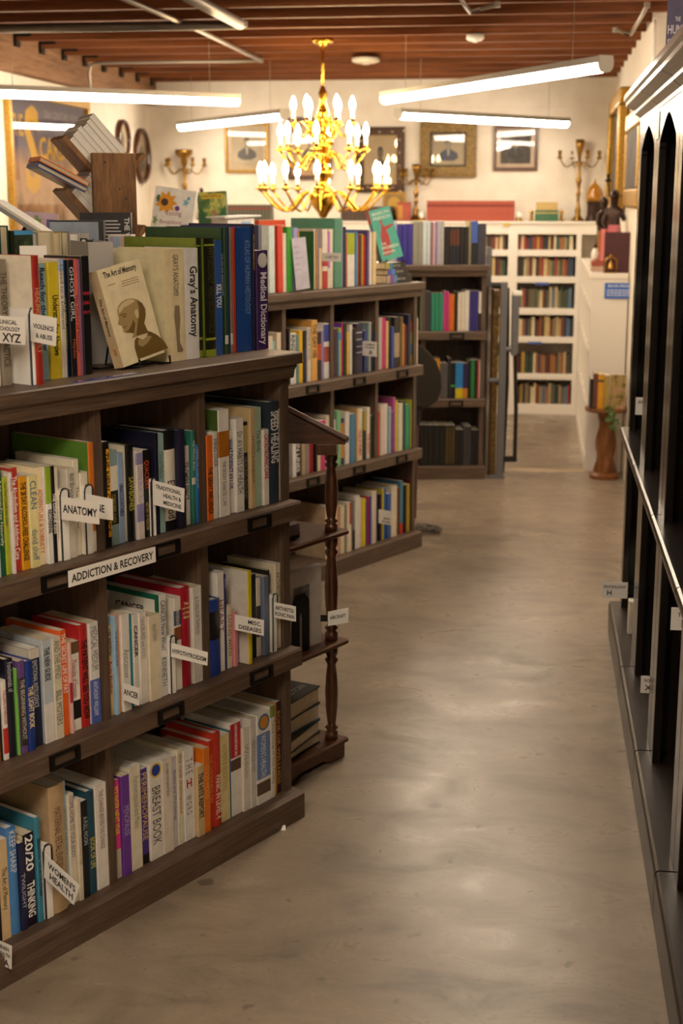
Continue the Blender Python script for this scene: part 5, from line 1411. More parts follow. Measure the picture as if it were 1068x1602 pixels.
def old_books():
    """rows of old books on the white shelves: far too many to single out"""
    cols = ['6a3028', '7a4030', '3a3028', 'c8b078', 'd8c8a0', '34405a', '3a5a4a', 'b8903a', '8a7a5a', '2a3440', 'a0643c', '5a4c38', 'd8cca8', '5a7088', '9a3a30', '9a8a68', 'cfbf98', '6a6048', '4a4a3a']
    mb = MB(); rn = random.Random(11)
    rows_ = [(1.188, .105), (1.000, .14), (.773, .15), (.568, .145), (.299, .155), (.075, .15)]
    for zt, hh in rows_:
        for x0, x1 in ((-.445, -.04), (-.895, -.525)):
            x = x0 + .30
            while x < x1 + .30 - .02:
                w = rn.uniform(.013, .026); h = hh * rn.uniform(.80, 1.0) ; dy = rn.uniform(.0, .02)
                x2 = min(x + w, x1 + .30)
                mi = rn.randrange(len(cols))
                mb.box(x, x2 - .0008, 10.462 + dy, 10.60, zt + .0008, zt + h, mi)
                x = x2
    o = mb.build('antique_books', [cover(c) for c in cols])
    tag(o, 'rows of old cloth and leather books filling the white back bookcase', 'books', kind='stuff')
old_books()
def tags_on_white():
    for x, zz, w, lb, c in ((.03, .950, .10, 'blue shelf tag on the second shelf edge of the white bookcase', 'blue_tape'), (-.01, .525, .10, 'blue shelf tag on the fourth shelf edge of the white bookcase', 'blue_tape'),
                            (-.235, 1.368, .05, 'yellow shelf tag on the white bookcase top right of the ladder', None), (-1.0, 1.368, .05, 'yellow shelf tag on the white bookcase top behind the teal paperback', None)):
        o = MB().box(x - w/2, x + w/2, 10.424, 10.4265, zz - .008, zz + .008).build('shelf_tag', M['blue_tape'] if c else plain('yellow tag', 'd8b43a', .5)); tag(o, lb, 'shelf tag')
tags_on_white()
YT = 10.46; ZT = 1.3895
def volume_row(px0, px1, n, pyt, cols, label, group, name='bound_volume'):
    a = at(px0, 346, YT); b = at(px1, 346, YT); hh = at(px0, pyt, YT).z - ZT
    w = (b.x - a.x) / n
    first = None
    for i in range(n):
        c = cols[i % len(cols)]
        if first is None:
            first = MB().prism(spine_profile(w - .0006, True, .003) + [(w - .0006, .11), (0, .11)], 'z', 0, hh).build(name, cover(c))
            bd = strip(spine_profile(w - .0006, True, .003), .0006, hh * .70, hh * .82); bd.build('title_label', cover('7a2a20' if c != '3a6a4a' else 'c0a870'), first)
            o = first
        else:
            o = first.copy(); COL.objects.link(o)
            for ch in list(first.children):
                k = ch.copy(); COL.objects.link(k); k.parent = o
        o.location = (a.x + w * i, YT, ZT)
        tag(o, label, 'book', group)
volume_row(667, 804, 26, 314, ['a8503c', '984430', 'b05a44'], 'red leather-bound volume of the long matching set on the white bookcase', 'red leather volumes')
volume_row(836, 873, 8, 329, ['3a6a4a'], 'small green volume between the gold bookends on the white bookcase', 'small green volumes')
volume_row(533, 612, 12, 323, ['4a3830'], 'dark brown volume of the set behind the chandelier on the white bookcase', 'dark brown volumes')
volume_row(356, 424, 12, 320, ['4c4c3e'], 'dark olive volume of the set under the thin gold portrait frame', 'dark olive volumes')
a = at(838, 329, YT); b = at(872, 329, YT); w = (b.x - a.x) / 6
for i in range(6):
    o = MB().box(0, w - .0006, 0, .10, 0, .055).build('bound_volume', cover('c0a468')); o.location = (a.x + w * i, YT + .004, at(838, 329, YT).z + .001)
    tag(o, 'small tan volume lying on top of the green set on the white bookcase', 'book', 'small tan volumes')
def bookend_lion(px, label):
    p = at(px, 345, YT); r = empty('brass_bookend', (p.x, YT + .03, ZT)); tag(r, label, 'bookend')
    MB().box(-.018, .018, -.02, .02, 0, .012).build('base', M['brass'], r)
    MB().lathe([(.008, .012), (.013, .03), (.009, .045), (.014, .058), (.011, .072), (.004, .082)], (0, 0, 0), 10).build('figure', M['brass'], r, smooth=True)
bookend_lion(831, 'small brass bookend beside the green volumes, toward the portraits'); bookend_lion(878, 'small brass bookend beside the green volumes, toward the tall candelabrum')
def candelabrum(px, pyt, arms, label, cup=.02, bowl=None, mat='old_brass', spread=.15, Y=10.62):
    b = at(px, 346, Y); top = at(px, pyt, Y).z; Hh = top - ZT
    r = empty('candelabrum', (b.x, Y, ZT)); tag(r, label, 'candelabrum')
    MB().lathe([(.05, 0), (.045, .01), (.025, .03), (.016, .05), (.022, .07), (.012, .10), (.010, Hh * .3), (.018, Hh * .33), (.010, Hh * .37), (.016, Hh * .47), (.022, Hh * .50), (.011, Hh * .54), (.010, Hh * .66), (.018, Hh * .70), (.010, Hh * .74)], seg=12).build('stem', M[mat], r, smooth=True)
    if bowl: MB().lathe([(.010, Hh * .74), (.022, Hh * .80), (.024, Hh * .88), (bowl * .7, Hh * .9), (bowl, Hh * .95), (bowl * 1.02, Hh)], seg=16).build('bowl', M[mat], r, smooth=True)
    else: MB().lathe([(.010, Hh * .74), (.014, Hh * .8), (.03, Hh * .92), (.032, Hh)], seg=12).build('centre_cup', M[mat], r, smooth=True)
    for k in range(arms):
        a = 2 * PI * k / arms + .35
        ca, sa = math.cos(a), math.sin(a); z0 = Hh * .72
        path = [(ca * spread * t, sa * spread * t, z0 - .04 * math.sin(PI * t * 1.0) + .03 * t + .02 * math.sin(2 * PI * t)) for t in [i / 10 for i in range(11)]]
        ar = MB().tube(path, .005, 6).build('arm', M[mat], r, smooth=True)
        e = path[-1]
        MB().lathe([(.005, -.01), (.02, .0), (.02, .006), (.008, .01), (.011, .02), (.014, .05), (.016, .052)], e, 10).build('candle_cup', M[mat], ar, smooth=True)
candelabrum(290, 234, 5, 'brass candelabrum with a wide central bowl, behind the sunflower cookbook', bowl=.065)
candelabrum(903, 218, 4, 'tall brass candelabrum against the brick wall beside the green volumes', spread=.15)
candelabrum(650, 257, 5, 'brass candelabrum with thin scrolled arms under the carved gilt frame', spread=.12, mat='old_brass')
figurine('bronze_statuette', (at(316, 346, 10.6).x, 10.6, ZT), .235, 'dark bronze cloaked statuette behind the fantasy paperback', 'statuette', M['bronze'], rz=R(20))
figurine('bronze_bust', (at(616, 346, 10.6).x, 10.58, ZT), .10, 'tiny dark bronze figure beside the teal paperback', 'statuette', M['bronze'], rz=R(-20))
def red_box():
    p = at(704 - 80, 346, 10.56)
    r = empty('keepsake_box', (p.x + .035, 10.56, ZT)); tag(r, 'red and gold patterned box on the white bookcase beside the bronze figure', 'box')
    MB().box(-.05, .05, 0, .06, 0, .12).build('body', cover('a84a34'), r, bevel=.002)
    MB().box(-.046, -.01, -.001, 0, .01, .11).build('gold_panel', cover('c88a3a'), r)
    MB().box(-.052, .052, -.002, .062, .12, .132).build('lid', cover('a04430'), r)
red_box()
def shell(px, label):
    p = at(px, 346, 10.5); r = empty('gold_figurine', (p.x, 10.5, ZT)); tag(r, label, 'figurine')
    MB().lathe([(.030, 0), (.028, .012), (.016, .022)], seg=12).build('base', M['gold'], r, smooth=True)
    MB().sphere((0, 0, .04), .022, 12, 8, sc=(1, .8, 1.2)).build('dome', M['white_plastic'], r, smooth=True)
shell(660, 'small gold-based white ornament at the start of the red volumes'); shell(811, 'small gold-based white ornament at the end of the red volumes')

# ------------------------------------------------------------------ pictures
def print_mat(name, a, b, c, sc=5):
    m, nt, bs = new_mat(name); n = noise(nt, sc, 4, .6)
    nt.links.new(ramp(nt, n, [(.3, lin(a)), (.55, lin(b)), (.75, lin(c))]), bs.inputs['Base Color']); bs.inputs['Roughness'].default_value = .7
    return m
M['sepia'] = print_mat('sepia paper', 'c0a884', 'd2bc98', 'dcc8a6'); M['dark_photo'] = print_mat('dark photograph', '2c2826', '4a4440', '6a625a', 8); M['pale_photo'] = print_mat('pale photograph', 'b0a088', 'c8b89c', 'd8c8ac')
def framed(name, px, wall, label, frame_mat, fw, mat_c=None, mw=0.0, print_m='sepia', fig=None, liner=None, cat='picture', rosettes=0, fd=.03):
    """px: (x0, y0, x1, y1) as seen; wall: 'b' for the back wall"""
    x0, y0, x1, y1 = px
    Yw = YB - .002
    a = at(x0, y1, Yw - .03); b = at(x1, y0, Yw - .03)
    w, h = b.x - a.x, b.z - a.z
    r = empty(name, ((a.x + b.x) / 2, Yw, (a.z + b.z) / 2)); tag(r, label, cat)
    hw, hh = w / 2, h / 2
    def ring(nm, o, i, d0, d1, mat, bev=0.0):
        ow, oh, iw, ih = hw - o, hh - o, hw - i, hh - i
        vs = []
        for yv in (d0, d1):
            vs += [(-ow, yv, -oh), (ow, yv, -oh), (ow, yv, oh), (-ow, yv, oh), (-iw, yv, -ih), (iw, yv, -ih), (iw, yv, ih), (-iw, yv, ih)]
        fs = []
        for k in range(4):
            j = (k + 1) % 4
            fs += [(k, j, 4 + j, 4 + k), (8 + k, 12 + k, 12 + j, 8 + j), (k, 8 + k, 8 + j, j), (4 + k, 4 + j, 12 + j, 12 + k)]
        MB().add(vs, fs).build(nm, mat, r, bevel=bev)
    ring('frame', 0, fw, -fd, 0, frame_mat, .004)
    if fw > .03: ring('frame_bead', fw * .25, fw * .6, -fd - .008, -fd, frame_mat, .003)
    if liner: ring('liner', fw, fw + .012, -fd * .7, -.002, liner)
    i = fw
    if mw: MB().box(-hw + i, hw - i, -.010, -.002, -hh + i, hh - i).build('mat_board', cover(mat_c), r)
    i2 = fw + mw
    MB().box(-hw + i2, hw - i2, -.012 if mw else -.010, -.003, -hh + i2, hh - i2).build('portrait_print', M[print_m], r)
    pw, ph = hw - i2, hh - i2
    y = -.0128
    def poly(nm, pts, c, dy=0):
        MB().add([(x * pw, y - dy, z * ph) for x, z in pts], [tuple(range(len(pts)))]).build(nm, ink(c), r)
    if fig:
        head, coat, shirt, sx = fig
        poly('printed_coat', [(-.62 * sx, -.50), (-.56 * sx, -.22), (-.30 * sx, -.06), (-.10, .06), (.10, .06), (.30 * sx, -.06), (.56 * sx, -.22), (.62 * sx, -.50), (.3, -.66), (-.3, -.66)], coat)
        poly('printed_shirt', [(-.08, .02), (.08, .02), (.05, -.34), (-.02, -.40)], shirt, .0003)
        poly('printed_face', [(.19 * math.cos(2*PI*k/16), .28 + .26 * math.sin(2*PI*k/16)) for k in range(16)], head, .0004)
        poly('printed_hair', [(.20 * math.cos(PI*k/10), .36 + .22 * math.sin(PI*k/10)) for k in range(11)] + [(-.14, .40), (.0, .45), (.14, .40)], coat, .0006)
    if rosettes:
        for k in range(rosettes):
            t = k / rosettes * 2 * (w + h)
            c = fw / 2
            if t < w: p = (-hw + t, -hh + c)
            elif t < w + h: p = (hw - c, -hh + t - w)
            elif t < 2 * w + h: p = (hw - (t - w - h), hh - c)
            else: p = (-hw + c, hh - (t - 2 * w - h))
            MB().sphere((p[0], -fd - .002, p[1]), .012, 8, 5, sc=(1, .5, 1)).build('shell_rosette', plain('shell inlay', 'cfc4b0', .4), r)
    MB().quad(-hw + fw, hw - fw, -.0165, -hh + fw, hh - fw).build('glass_pane', M['glass'], r)
    return r
framed('portrait_frame', (352, 192, 419, 270), 'b', 'thin gold framed sepia portrait of a man in a dark coat', M['gold'], .018, 'd8c09a', .03, 'pale_photo', ('a8987e', '5a5654', 'c8bca4', 1.0))
framed('portrait_frame', (449, 183, 518, 281), 'b', 'brown framed portrait hanging directly behind the chandelier', M['walnut'], .03, 'b89468', .04, 'sepia', ('a08c6e', '6a5a48', 'c0b090', 1.0))
framed('portrait_frame', (556, 198, 633, 301), 'b', 'black framed portrait with pale shell ornaments beside the chandelier', M['bronze'], .058, 'd0b078', .012, 'sepia', ('6a5a48', '3a322c', '8a7a60', .7), rosettes=18)
framed('portrait_frame', (656, 190, 746, 277), 'b', 'wide carved gilt framed portrait with a dark inner edge', M['gilt_dark'], .075, None, 0, 'pale_photo', ('a89a88', '4e5266', 'b8b0a4', .9), liner=M['iron'], fd=.045)
framed('portrait_frame', (771, 196, 842, 267), 'b', 'brown wooden framed dark group photograph nearest the tall candelabrum', M['walnut_x'], .022, 'b8a088', .028, 'dark_photo', ('8a7a68', '1f1c1c', '4a4440', .9))
def arch_picture():
    p = at(616, 346, 10.68); r = empty('picture_frame', (p.x, 10.70, ZT)); tag(r, 'small gilt picture with an arched mat standing under the shell-trimmed frame', 'picture')
    MB().box(-.085, .085, -.02, 0, 0, .205).build('frame', M['gold'], r, bevel=.004)
    MB().box(-.07, .07, -.022, -.02, .015, .19).build('mat_board', cover('8a6a34'), r)
    pts = [(-.045, .03), (.045, .03)] + [(.045 * math.cos(PI * k / 12), .125 + .045 * math.sin(PI * k / 12)) for k in range(13)]
    MB().add([(x, -.0226, z) for x, z in pts], [tuple(range(len(pts)))]).build('arched_print', ink('c0983a'), r)
arch_picture()
# left wall: film poster, oval mirrors
def poster():
    x = XL + .002
    Y0, Y1 = at_x(12, 300, x).y, at_x(138, 300, x).y
    z1, z0 = at_x(75, 148, x).z, 1.30
    r = empty('poster_frame', (x, (Y0 + Y1) / 2, (z0 + z1) / 2), R(90)); tag(r, 'large gold framed film poster with yellow lettering on a purple ground', 'poster')
    hw, hh = (Y1 - Y0) / 2, (z1 - z0) / 2
    for a, b, c, d in ((-hw, hw, -hh, -hh + .045), (-hw, hw, hh - .045, hh), (-hw, -hw + .045, -hh + .045, hh - .045), (hw - .045, hw, -hh + .045, hh - .045)):
        MB().box(a, b, -.035, 0, c, d).build('frame_bar', M['gold'], r, bevel=.004)
    m, nt, bs = new_mat('painted film poster'); n = noise(nt, 3.5, 5, .6, dist=1.0)
    tc = nt.nodes.new('ShaderNodeTexCoord'); sp = nt.nodes.new('ShaderNodeSeparateXYZ'); nt.links.new(tc.outputs['Object'], sp.inputs[0])
    low = ramp(nt, n, [(.3, lin('6a4a3a')), (.5, lin('b89070')), (.7, lin('d8b898'))])
    mask = ramp(nt, sp.outputs[2], [(0.0, (0, 0, 0, 1)), (.12, (1, 1, 1, 1))])
    nt.links.new(mixc(nt, mask, low, lin('5a5470')), bs.inputs['Base Color'])
    MB().box(-hw + .045, hw - .045, -.012, -.004, -hh + .045, hh - .045).build('poster_print', m, r)
    mb = MB()
    letter(mb, 'THE', (-hw + .06, -.0126, hh - .26), (1, 0, 0), (0, 0, 1), .20, .12, True)
    letter(mb, 'S', (-hw + .27, -.0126, hh - .58), (1, 0, 0), (0, 0, 1), .26, .50, True)
    letter(mb, 'CARDELLA', (-hw + .52, -.0126, hh - .38), (1, 0, 0), (0, 0, 1), hw * 2 - .60, .13, True)
    mb.build('poster_lettering', ink('d8a82a'), r)
    mb = MB(); letter(mb, '20th CENTURY FILM', (-hw + .62, -.0126, hh - .14), (1, 0, 0), (0, 0, 1), .62, .045, False); mb.build('poster_small_lettering', ink('a8a0a8'), r)
    MB().quad(-hw + .045, hw - .045, -.0165, -hh + .045, hh - .045).build('glass_pane', M['glass'], r)
poster()
def oval(pxc, pyc, pw, ph, label):
    x = XL + .002
    Ya, Yb = at_x(pxc - pw / 2, pyc, x).y, at_x(pxc + pw / 2, pyc, x).y
    c = at_x(pxc, pyc, x); a = abs(Yb - Ya) / 2; b = (at_x(pxc, pyc - ph / 2, x).z - at_x(pxc, pyc + ph / 2, x).z) / 2
    r = empty('oval_frame', (x, c.y, c.z), R(90)); tag(r, label, 'picture')
    n = 40; vs = []; fs = []
    prof = [(1.0, 0), (1.0, -.03), (.93, -.04), (.86, -.03), (.84, -.012)]
    for k in range(n):
        t = 2 * PI * k / n
        for s, y in prof: vs.append((a * s * math.cos(t), y, b * s * math.sin(t)))
    m_ = len(prof)
    for k in range(n):
        j = (k + 1) % n
        for i in range(m_ - 1): fs.append((k*m_+i, j*m_+i, j*m_+i+1, k*m_+i+1))
    MB().add(vs, fs).build('frame', M['walnut'], r, smooth=True)
    MB().add([(a * .86 * math.cos(2*PI*k/n), -.011, b * .86 * math.sin(2*PI*k/n)) for k in range(n)], [tuple(range(n))]).build('portrait_print', M['sepia'], r)
    MB().add([(a * .4 * math.cos(2*PI*k/n), -.0116, b * .5 * math.sin(2*PI*k/n) - .1 * b) for k in range(n)], [tuple(range(n))]).build('printed_figure', ink('6a6258'), r)
    MB().add([(a * .86 * math.cos(2*PI*k/n), -.016, b * .86 * math.sin(2*PI*k/n)) for k in range(n)], [tuple(range(n))]).build('glass_pane', M['glass'], r)
oval(189, 218, 17, 62, 'smaller dark oval frame, nearer the film poster'); oval(219, 244, 21, 86, 'larger dark oval frame, farther from the film poster')
# right wall: tall gilt frames seen edge-on
def edge_frame(Y0, Y1, z0, z1, label, d=.05):
    xw = XR
    r = empty('gilt_frame', (xw - .004, (Y0 + Y1) / 2, (z0 + z1) / 2), R(-90)); tag(r, label, 'picture')
    hw, hh = (Y1 - Y0) / 2, (z1 - z0) / 2
    for a, b, c, e in ((-hw, hw, -hh, -hh + .10), (-hw, hw, hh - .10, hh), (-hw, -hw + .10, -hh + .10, hh - .10), (hw - .10, hw, -hh + .10, hh - .10)):
        MB().box(a, b, -d, 0, c, e).build('frame_bar', M['gold'], r, bevel=.012)
    MB().box(-hw + .10, hw - .10, -.02, -.004, -hh + .10, hh - .10).build('canvas', M['dark_photo'], r)
edge_frame(8.95, 10.35, 1.46, 2.20, 'tall gilt frame on the side wall nearest the corner', .06); edge_frame(7.55, 8.75, 1.50, 2.02, 'gilt frame on the side wall nearest the arched cabinets', .028)
# ------------------------------------------------------------------ white counter along the side wall
def counter():
    root = empty('white_counter', (.305, 8.25, 0)); tag(root, 'white panelled counter with a blue sign on its end, below the gilt frames', 'counter')
    W, L, Hh = .200, 2.17, 1.135
    MB().box(-.008, W, -.006, L, Hh - .03, Hh).build('worktop', M['white_trim'], root, bevel=.004)
    MB().box(0, W, 0, .018, 0, Hh - .03).build('end_panel', M['white_trim'], root)
    MB().box(W - .01, W, .018, L, 0, Hh - .03).build('back_panel', M['white_trim'], root)
    for y in (.0, .42, .85, 1.28, 1.71, 2.12):
        MB().box(-.004, .012, y - .002, y + .045, 0, Hh - .03).build('stile', M['white_trim'], root)
    for z in (.0, .34, .66, .92):
        MB().box(-.003, W - .01, .018, L, z, z + .03).build('shelf_board', M['white_trim'], root)
    MB().box(-.006, .0, 0, L, 0, .07).build('plinth', M['white_trim'], root)
    return root
counter()
def price_sign():
    a, b = at(945, 467, 8.24), at(992, 443, 8.24)
    w, h = b.x - a.x, b.z - a.z
    r = empty('price_sign', (a.x, 8.243, a.z)); tag(r, 'blue BOOK PRICES notice fixed to the end of the white counter', 'sign')
    MB().box(0, w, -.002, 0, 0, h).build('board', M['blue_sign'], r)
    mb = MB(); letter(mb, 'BOOK PRICES', (w * .5, -.0026, h * .74), (1, 0, 0), (0, 0, 1), w * .9, h * .14, True, 'c')
    rn = random.Random(5)
    for k in range(3):
        x = w * .08
        while x < w * .9:
            L = rn.uniform(.008, .02); mb.box(x, min(x + L, w * .93), -.0026, -.002, h * (.50 - .16 * k), h * (.56 - .16 * k)); x += L + .004
    mb.build('sign_lettering', ink('dfe6f4'), r)
price_sign()
ZCT = 1.1355
def at_counter(name, px, Y, label, cat, rz=0):
    p = at(px, 420, Y); return tag(empty(name, (p.x, Y, ZCT), R(rz)), label, cat)
r = at_counter('hardback_book', 949, 8.36, 'large maroon hardback standing face-out on the white counter behind the bell lantern', 'book')
MB().box(-.018, .128, 0, .003, 0, .225).box(-.018, .128, .045, .048, 0, .225).box(-.018, -.014, .003, .045, 0, .225).build('cover', cover('4a2026'), r)
MB().box(-.014, .126, .003, .045, .003, .222).build('page_block', M['page_cream'], r)
def lantern():
    r = at_counter('bell_lantern', 955, 8.30, 'small verdigris bell in an arched stand before the maroon book', 'ornament')
    arch = [(-.032, 0, 0), (-.032, 0, .06)] + [(-.032 * math.cos(PI * k / 8), 0, .06 + .028 * math.sin(PI * k / 8)) for k in range(1, 8)] + [(.032, 0, .06), (.032, 0, 0)]
    MB().tube(arch, .005, 8).build('arched_stand', M['old_brass'], r, smooth=True)
    MB().lathe([(.020, .022), (.017, .032), (.012, .048), (.008, .060), (.003, .066), (.003, .080)], seg=12).build('bell', M['old_brass'], r, smooth=True)
    MB().box(-.038, .038, -.012, .012, 0, .006).build('base', M['old_brass'], r)
    MB().lathe([(.008, .088), (.012, .098), (.004, .106)], seg=10).build('finial', M['old_brass'], r, smooth=True)
lantern()
for i, (px, Y, w, h, c, rz, lb) in enumerate(((934, 9.3, .03, .21, 'a8702a', 0, 'amber brown book standing on the white counter behind the white figurine'), (941, 9.25, .028, .20, 'c8a04a', 0, 'gold-brown book standing on the white counter beside the amber brown one'), (944, 8.72, .022, .235, 'c85a5a', 8, 'rose red book leaning on the white counter'))):
    r = at_counter('hardback_book', px, Y, lb, 'book', rz)
    MB().prism([(0, 0), (w, 0), (w, .13), (w - .002, .13), (w - .002, .003), (.002, .003), (.002, .13), (0, .13)], 'z', 0, h).build('cover', cover(c), r)
    MB().box(.002, w - .002, .003, .128, .002, h - .002).build('page_block', M['page_cream'], r)
r = at_counter('hardback_book', 948, 8.56, 'pink book standing behind the maroon hardback, its top showing', 'book', -14)
MB().prism([(0, 0), (.05, 0), (.05, .12), (.048, .12), (.048, .003), (.002, .003), (.002, .12), (0, .12)], 'z', 0, .262).build('cover', cover('d0707a'), r)
MB().box(.002, .048, .003, .118, .002, .260).build('page_block', M['page_cream'], r)
for k, (c, lb) in enumerate((('c8a890', 'cream book lying at the bottom of the little pile on the white counter'), ('b05a4a', 'red book lying on top of the little pile on the white counter'))):
    r = at_counter('hardback_book', 924, 8.50, lb, 'book', 4 * k); r.location.z += .0285 * k
    flat_book(r, .085, .11, .028, c)
r = at_counter('white_figurine', 930, 8.6, 'small white egg-shaped figurine on the little pile of books', 'figurine'); r.location.z += .058
MB().lathe([(.016, 0), (.022, .015), (.024, .04), (.014, .065), (.006, .072)], seg=12).build('body', M['white_plastic'], r, smooth=True); MB().sphere((0, 0, .08), .013, 10, 6).build('head', M['bronze'], r, smooth=True)
def lamp_amber():
    r = empty('amber_lamp', (.385, 10.58, 1.3885)); tag(r, 'amber glass domed lamp on a dark pedestal in the corner by the tall candelabrum', 'lamp')
    MB().lathe([(.062, 0), (.058, .02), (.05, .04), (.05, .11), (.06, .137)], seg=14).build('pedestal', M['bronze'], r)
    z0 = .137
    MB().lathe([(.056, z0), (.063, z0 + .03), (.060, z0 + .06), (.046, z0 + .09), (.030, z0 + .115), (.012, z0 + .128), (.008, z0 + .14), (.003, z0 + .165)], seg=16).build('glass_dome', M['amber'], r, smooth=True)
lamp_amber()
p = at(944, 345, 9.55); figurine('bronze_statuette', (p.x, 9.55, ZCT), .42, 'shorter dark bronze figure between the amber lamp and the taller statuette', 'statuette', M['bronze'], rz=R(30))
p = at(968, 345, 8.75); figurine('bronze_statuette', (.435, 8.75, ZCT), .46, 'taller dark bronze robed figure before the tall gilt frame', 'statuette', M['bronze'], rz=R(-15))
def candle_arm():
    p = at(947, 345, 9.85); r = empty('candelabrum', (p.x + .005, 9.85, ZCT)); tag(r, 'black iron candelabrum arm holding one yellow candle in the corner', 'candelabrum')
    zc = at(949, 283, 9.85).z - ZCT
    MB().tube([(.03, 0, 0), (.03, 0, zc - .22), (.025, 0, zc - .14), (.01, 0, zc - .07), (0, 0, zc - .02), (0, 0, zc)], .006, 8).build('arm', M['iron'], r, smooth=True)
    MB().lathe([(.04, 0), (.035, .01), (.012, .03)], (.03, 0, 0), 12).build('base', M['iron'], r, smooth=True)
    MB().lathe([(.006, -.01), (.024, 0), (.024, .006), (.010, .01), (.013, .045)], (0, 0, zc), 12).build('drip_pan', M['iron'], r, smooth=True)
    MB().lathe([(.0115, .04), (.0110, .20), (.004, .215)], (0, 0, zc), 10).build('candle', M['wax'], r, smooth=True)
candle_arm()
# twisted pedestal table with books and ivy
def pedestal():
    p = at(957, 735, 8.0); r = empty('pedestal_table', (.405, 8.06, 0)); tag(r, 'twisted oak pedestal table at the end of the white counter', 'table')
    zt = at(957, 637, 8.06).z
    MB().lathe([(.115, zt - .022), (.122, zt - .012), (.120, zt)], seg=28).build('table_top', M['oak'], r)
    mb = MB(); n = 12; k = 28; z0, z1 = .03, .33; vs = []; fs = []
    for i in range(k + 1):
        t = i / k; tw = t * 2.6; rr = .056 - .012 * t
        for j in range(n):
            a = 2 * PI * j / n + tw
            q = rr * (1 + .16 * math.cos(4 * (2 * PI * j / n)))
            vs.append((q * math.cos(a), q * math.sin(a), z0 + (z1 - z0) * t))
    for i in range(k):
        for j in range(n):
            fs.append((i*n+j, i*n+(j+1)%n, (i+1)*n+(j+1)%n, (i+1)*n+j))
    mb.add(vs, fs); mb.build('twisted_column', M['oak'], r, smooth=True)
    MB().lathe([(.044, .33), (.040, .36), (.038, zt - .08), (.05, zt - .05), (.046, zt - .03), (.07, zt - .022)], seg=16).build('upper_column', M['oak'], r, smooth=True)
    MB().lathe([(.085, 0), (.085, .02), (.06, .035)], seg=20).build('base', M['oak'], r)
    x = .405 - .10
    for w, h, c, b, lb in ((.018, .165, '1c1a1a', None, 'thin black book at the near edge of the pedestal table'), (.024, .195, '6a4038', None, 'brown book second along on the pedestal table'), (.034, .19, 'd8982a', [(.15, .22, '4a4a3a')], 'bright amber book on the pedestal table'), (.03, .185, 'a8904a', None, 'olive gold book on the pedestal table beside the bright amber one')):
        bk = make_book(w - .001, h, .13, c, dict(bands=b or [], kind='h')); bk.location = (x, 7.99, zt + .0008); tag(bk, lb, 'book', 'books on the pedestal table'); x += w
    m, nt, bs = new_mat('old floral binding'); n_ = noise(nt, 24, 5, .65)
    nt.links.new(ramp(nt, n_, [(.35, lin('4a3a2a')), (.5, lin('a08a4a')), (.62, lin('b08a7a')), (.8, lin('c8b050'))]), bs.inputs['Base Color'])
    bk = empty('hardback_book', (x + .004, 7.985, zt + .0008)); tag(bk, 'old floral-covered book standing face-out on the pedestal table', 'book')
    MB().box(0, .085, 0, .035, 0, .19).build('cover', m, bk); MB().box(.001, .084, .002, .033, .188, .191).build('page_block', M['page_cream'], bk)
    ivy = empty('trailing_ivy', (.44, 7.945, zt)); tag(ivy, 'trailing green ivy hanging over the pedestal table edge', 'plant')
    MB().tube([(-.05, .04, .004), (-.01, -.0, .004), (.0, -.03, -.01), (.005, -.035, -.09)], .002, 5).build('stem', M['leaf'], ivy)
    rn = random.Random(2); mb = MB()
    for i in range(26):
        t = i / 26; c = Vector((-.05 + .065 * t + rn.uniform(-.025, .03), .0 - .05 * t + rn.uniform(-.015, .01), .02 - .13 * t + rn.uniform(-.01, .01))); s = rn.uniform(.010, .017); a = rn.uniform(0, 6.28)
        u = Vector((math.cos(a), rn.uniform(-.4, .4), math.sin(a))).normalized() * s; v = u.cross(Vector((rn.uniform(-.3, .3), 1, rn.uniform(-.3, .3)))).normalized() * s * .7
        mb.add([c - u, c - u * .2 + v, c + u, c - u * .2 - v, c + Vector((0, -.002, 0))], [(0, 4, 1), (1, 4, 2), (2, 4, 3), (3, 4, 0)])
    mb.build('leaves', M['leaf'], ivy)
pedestal()

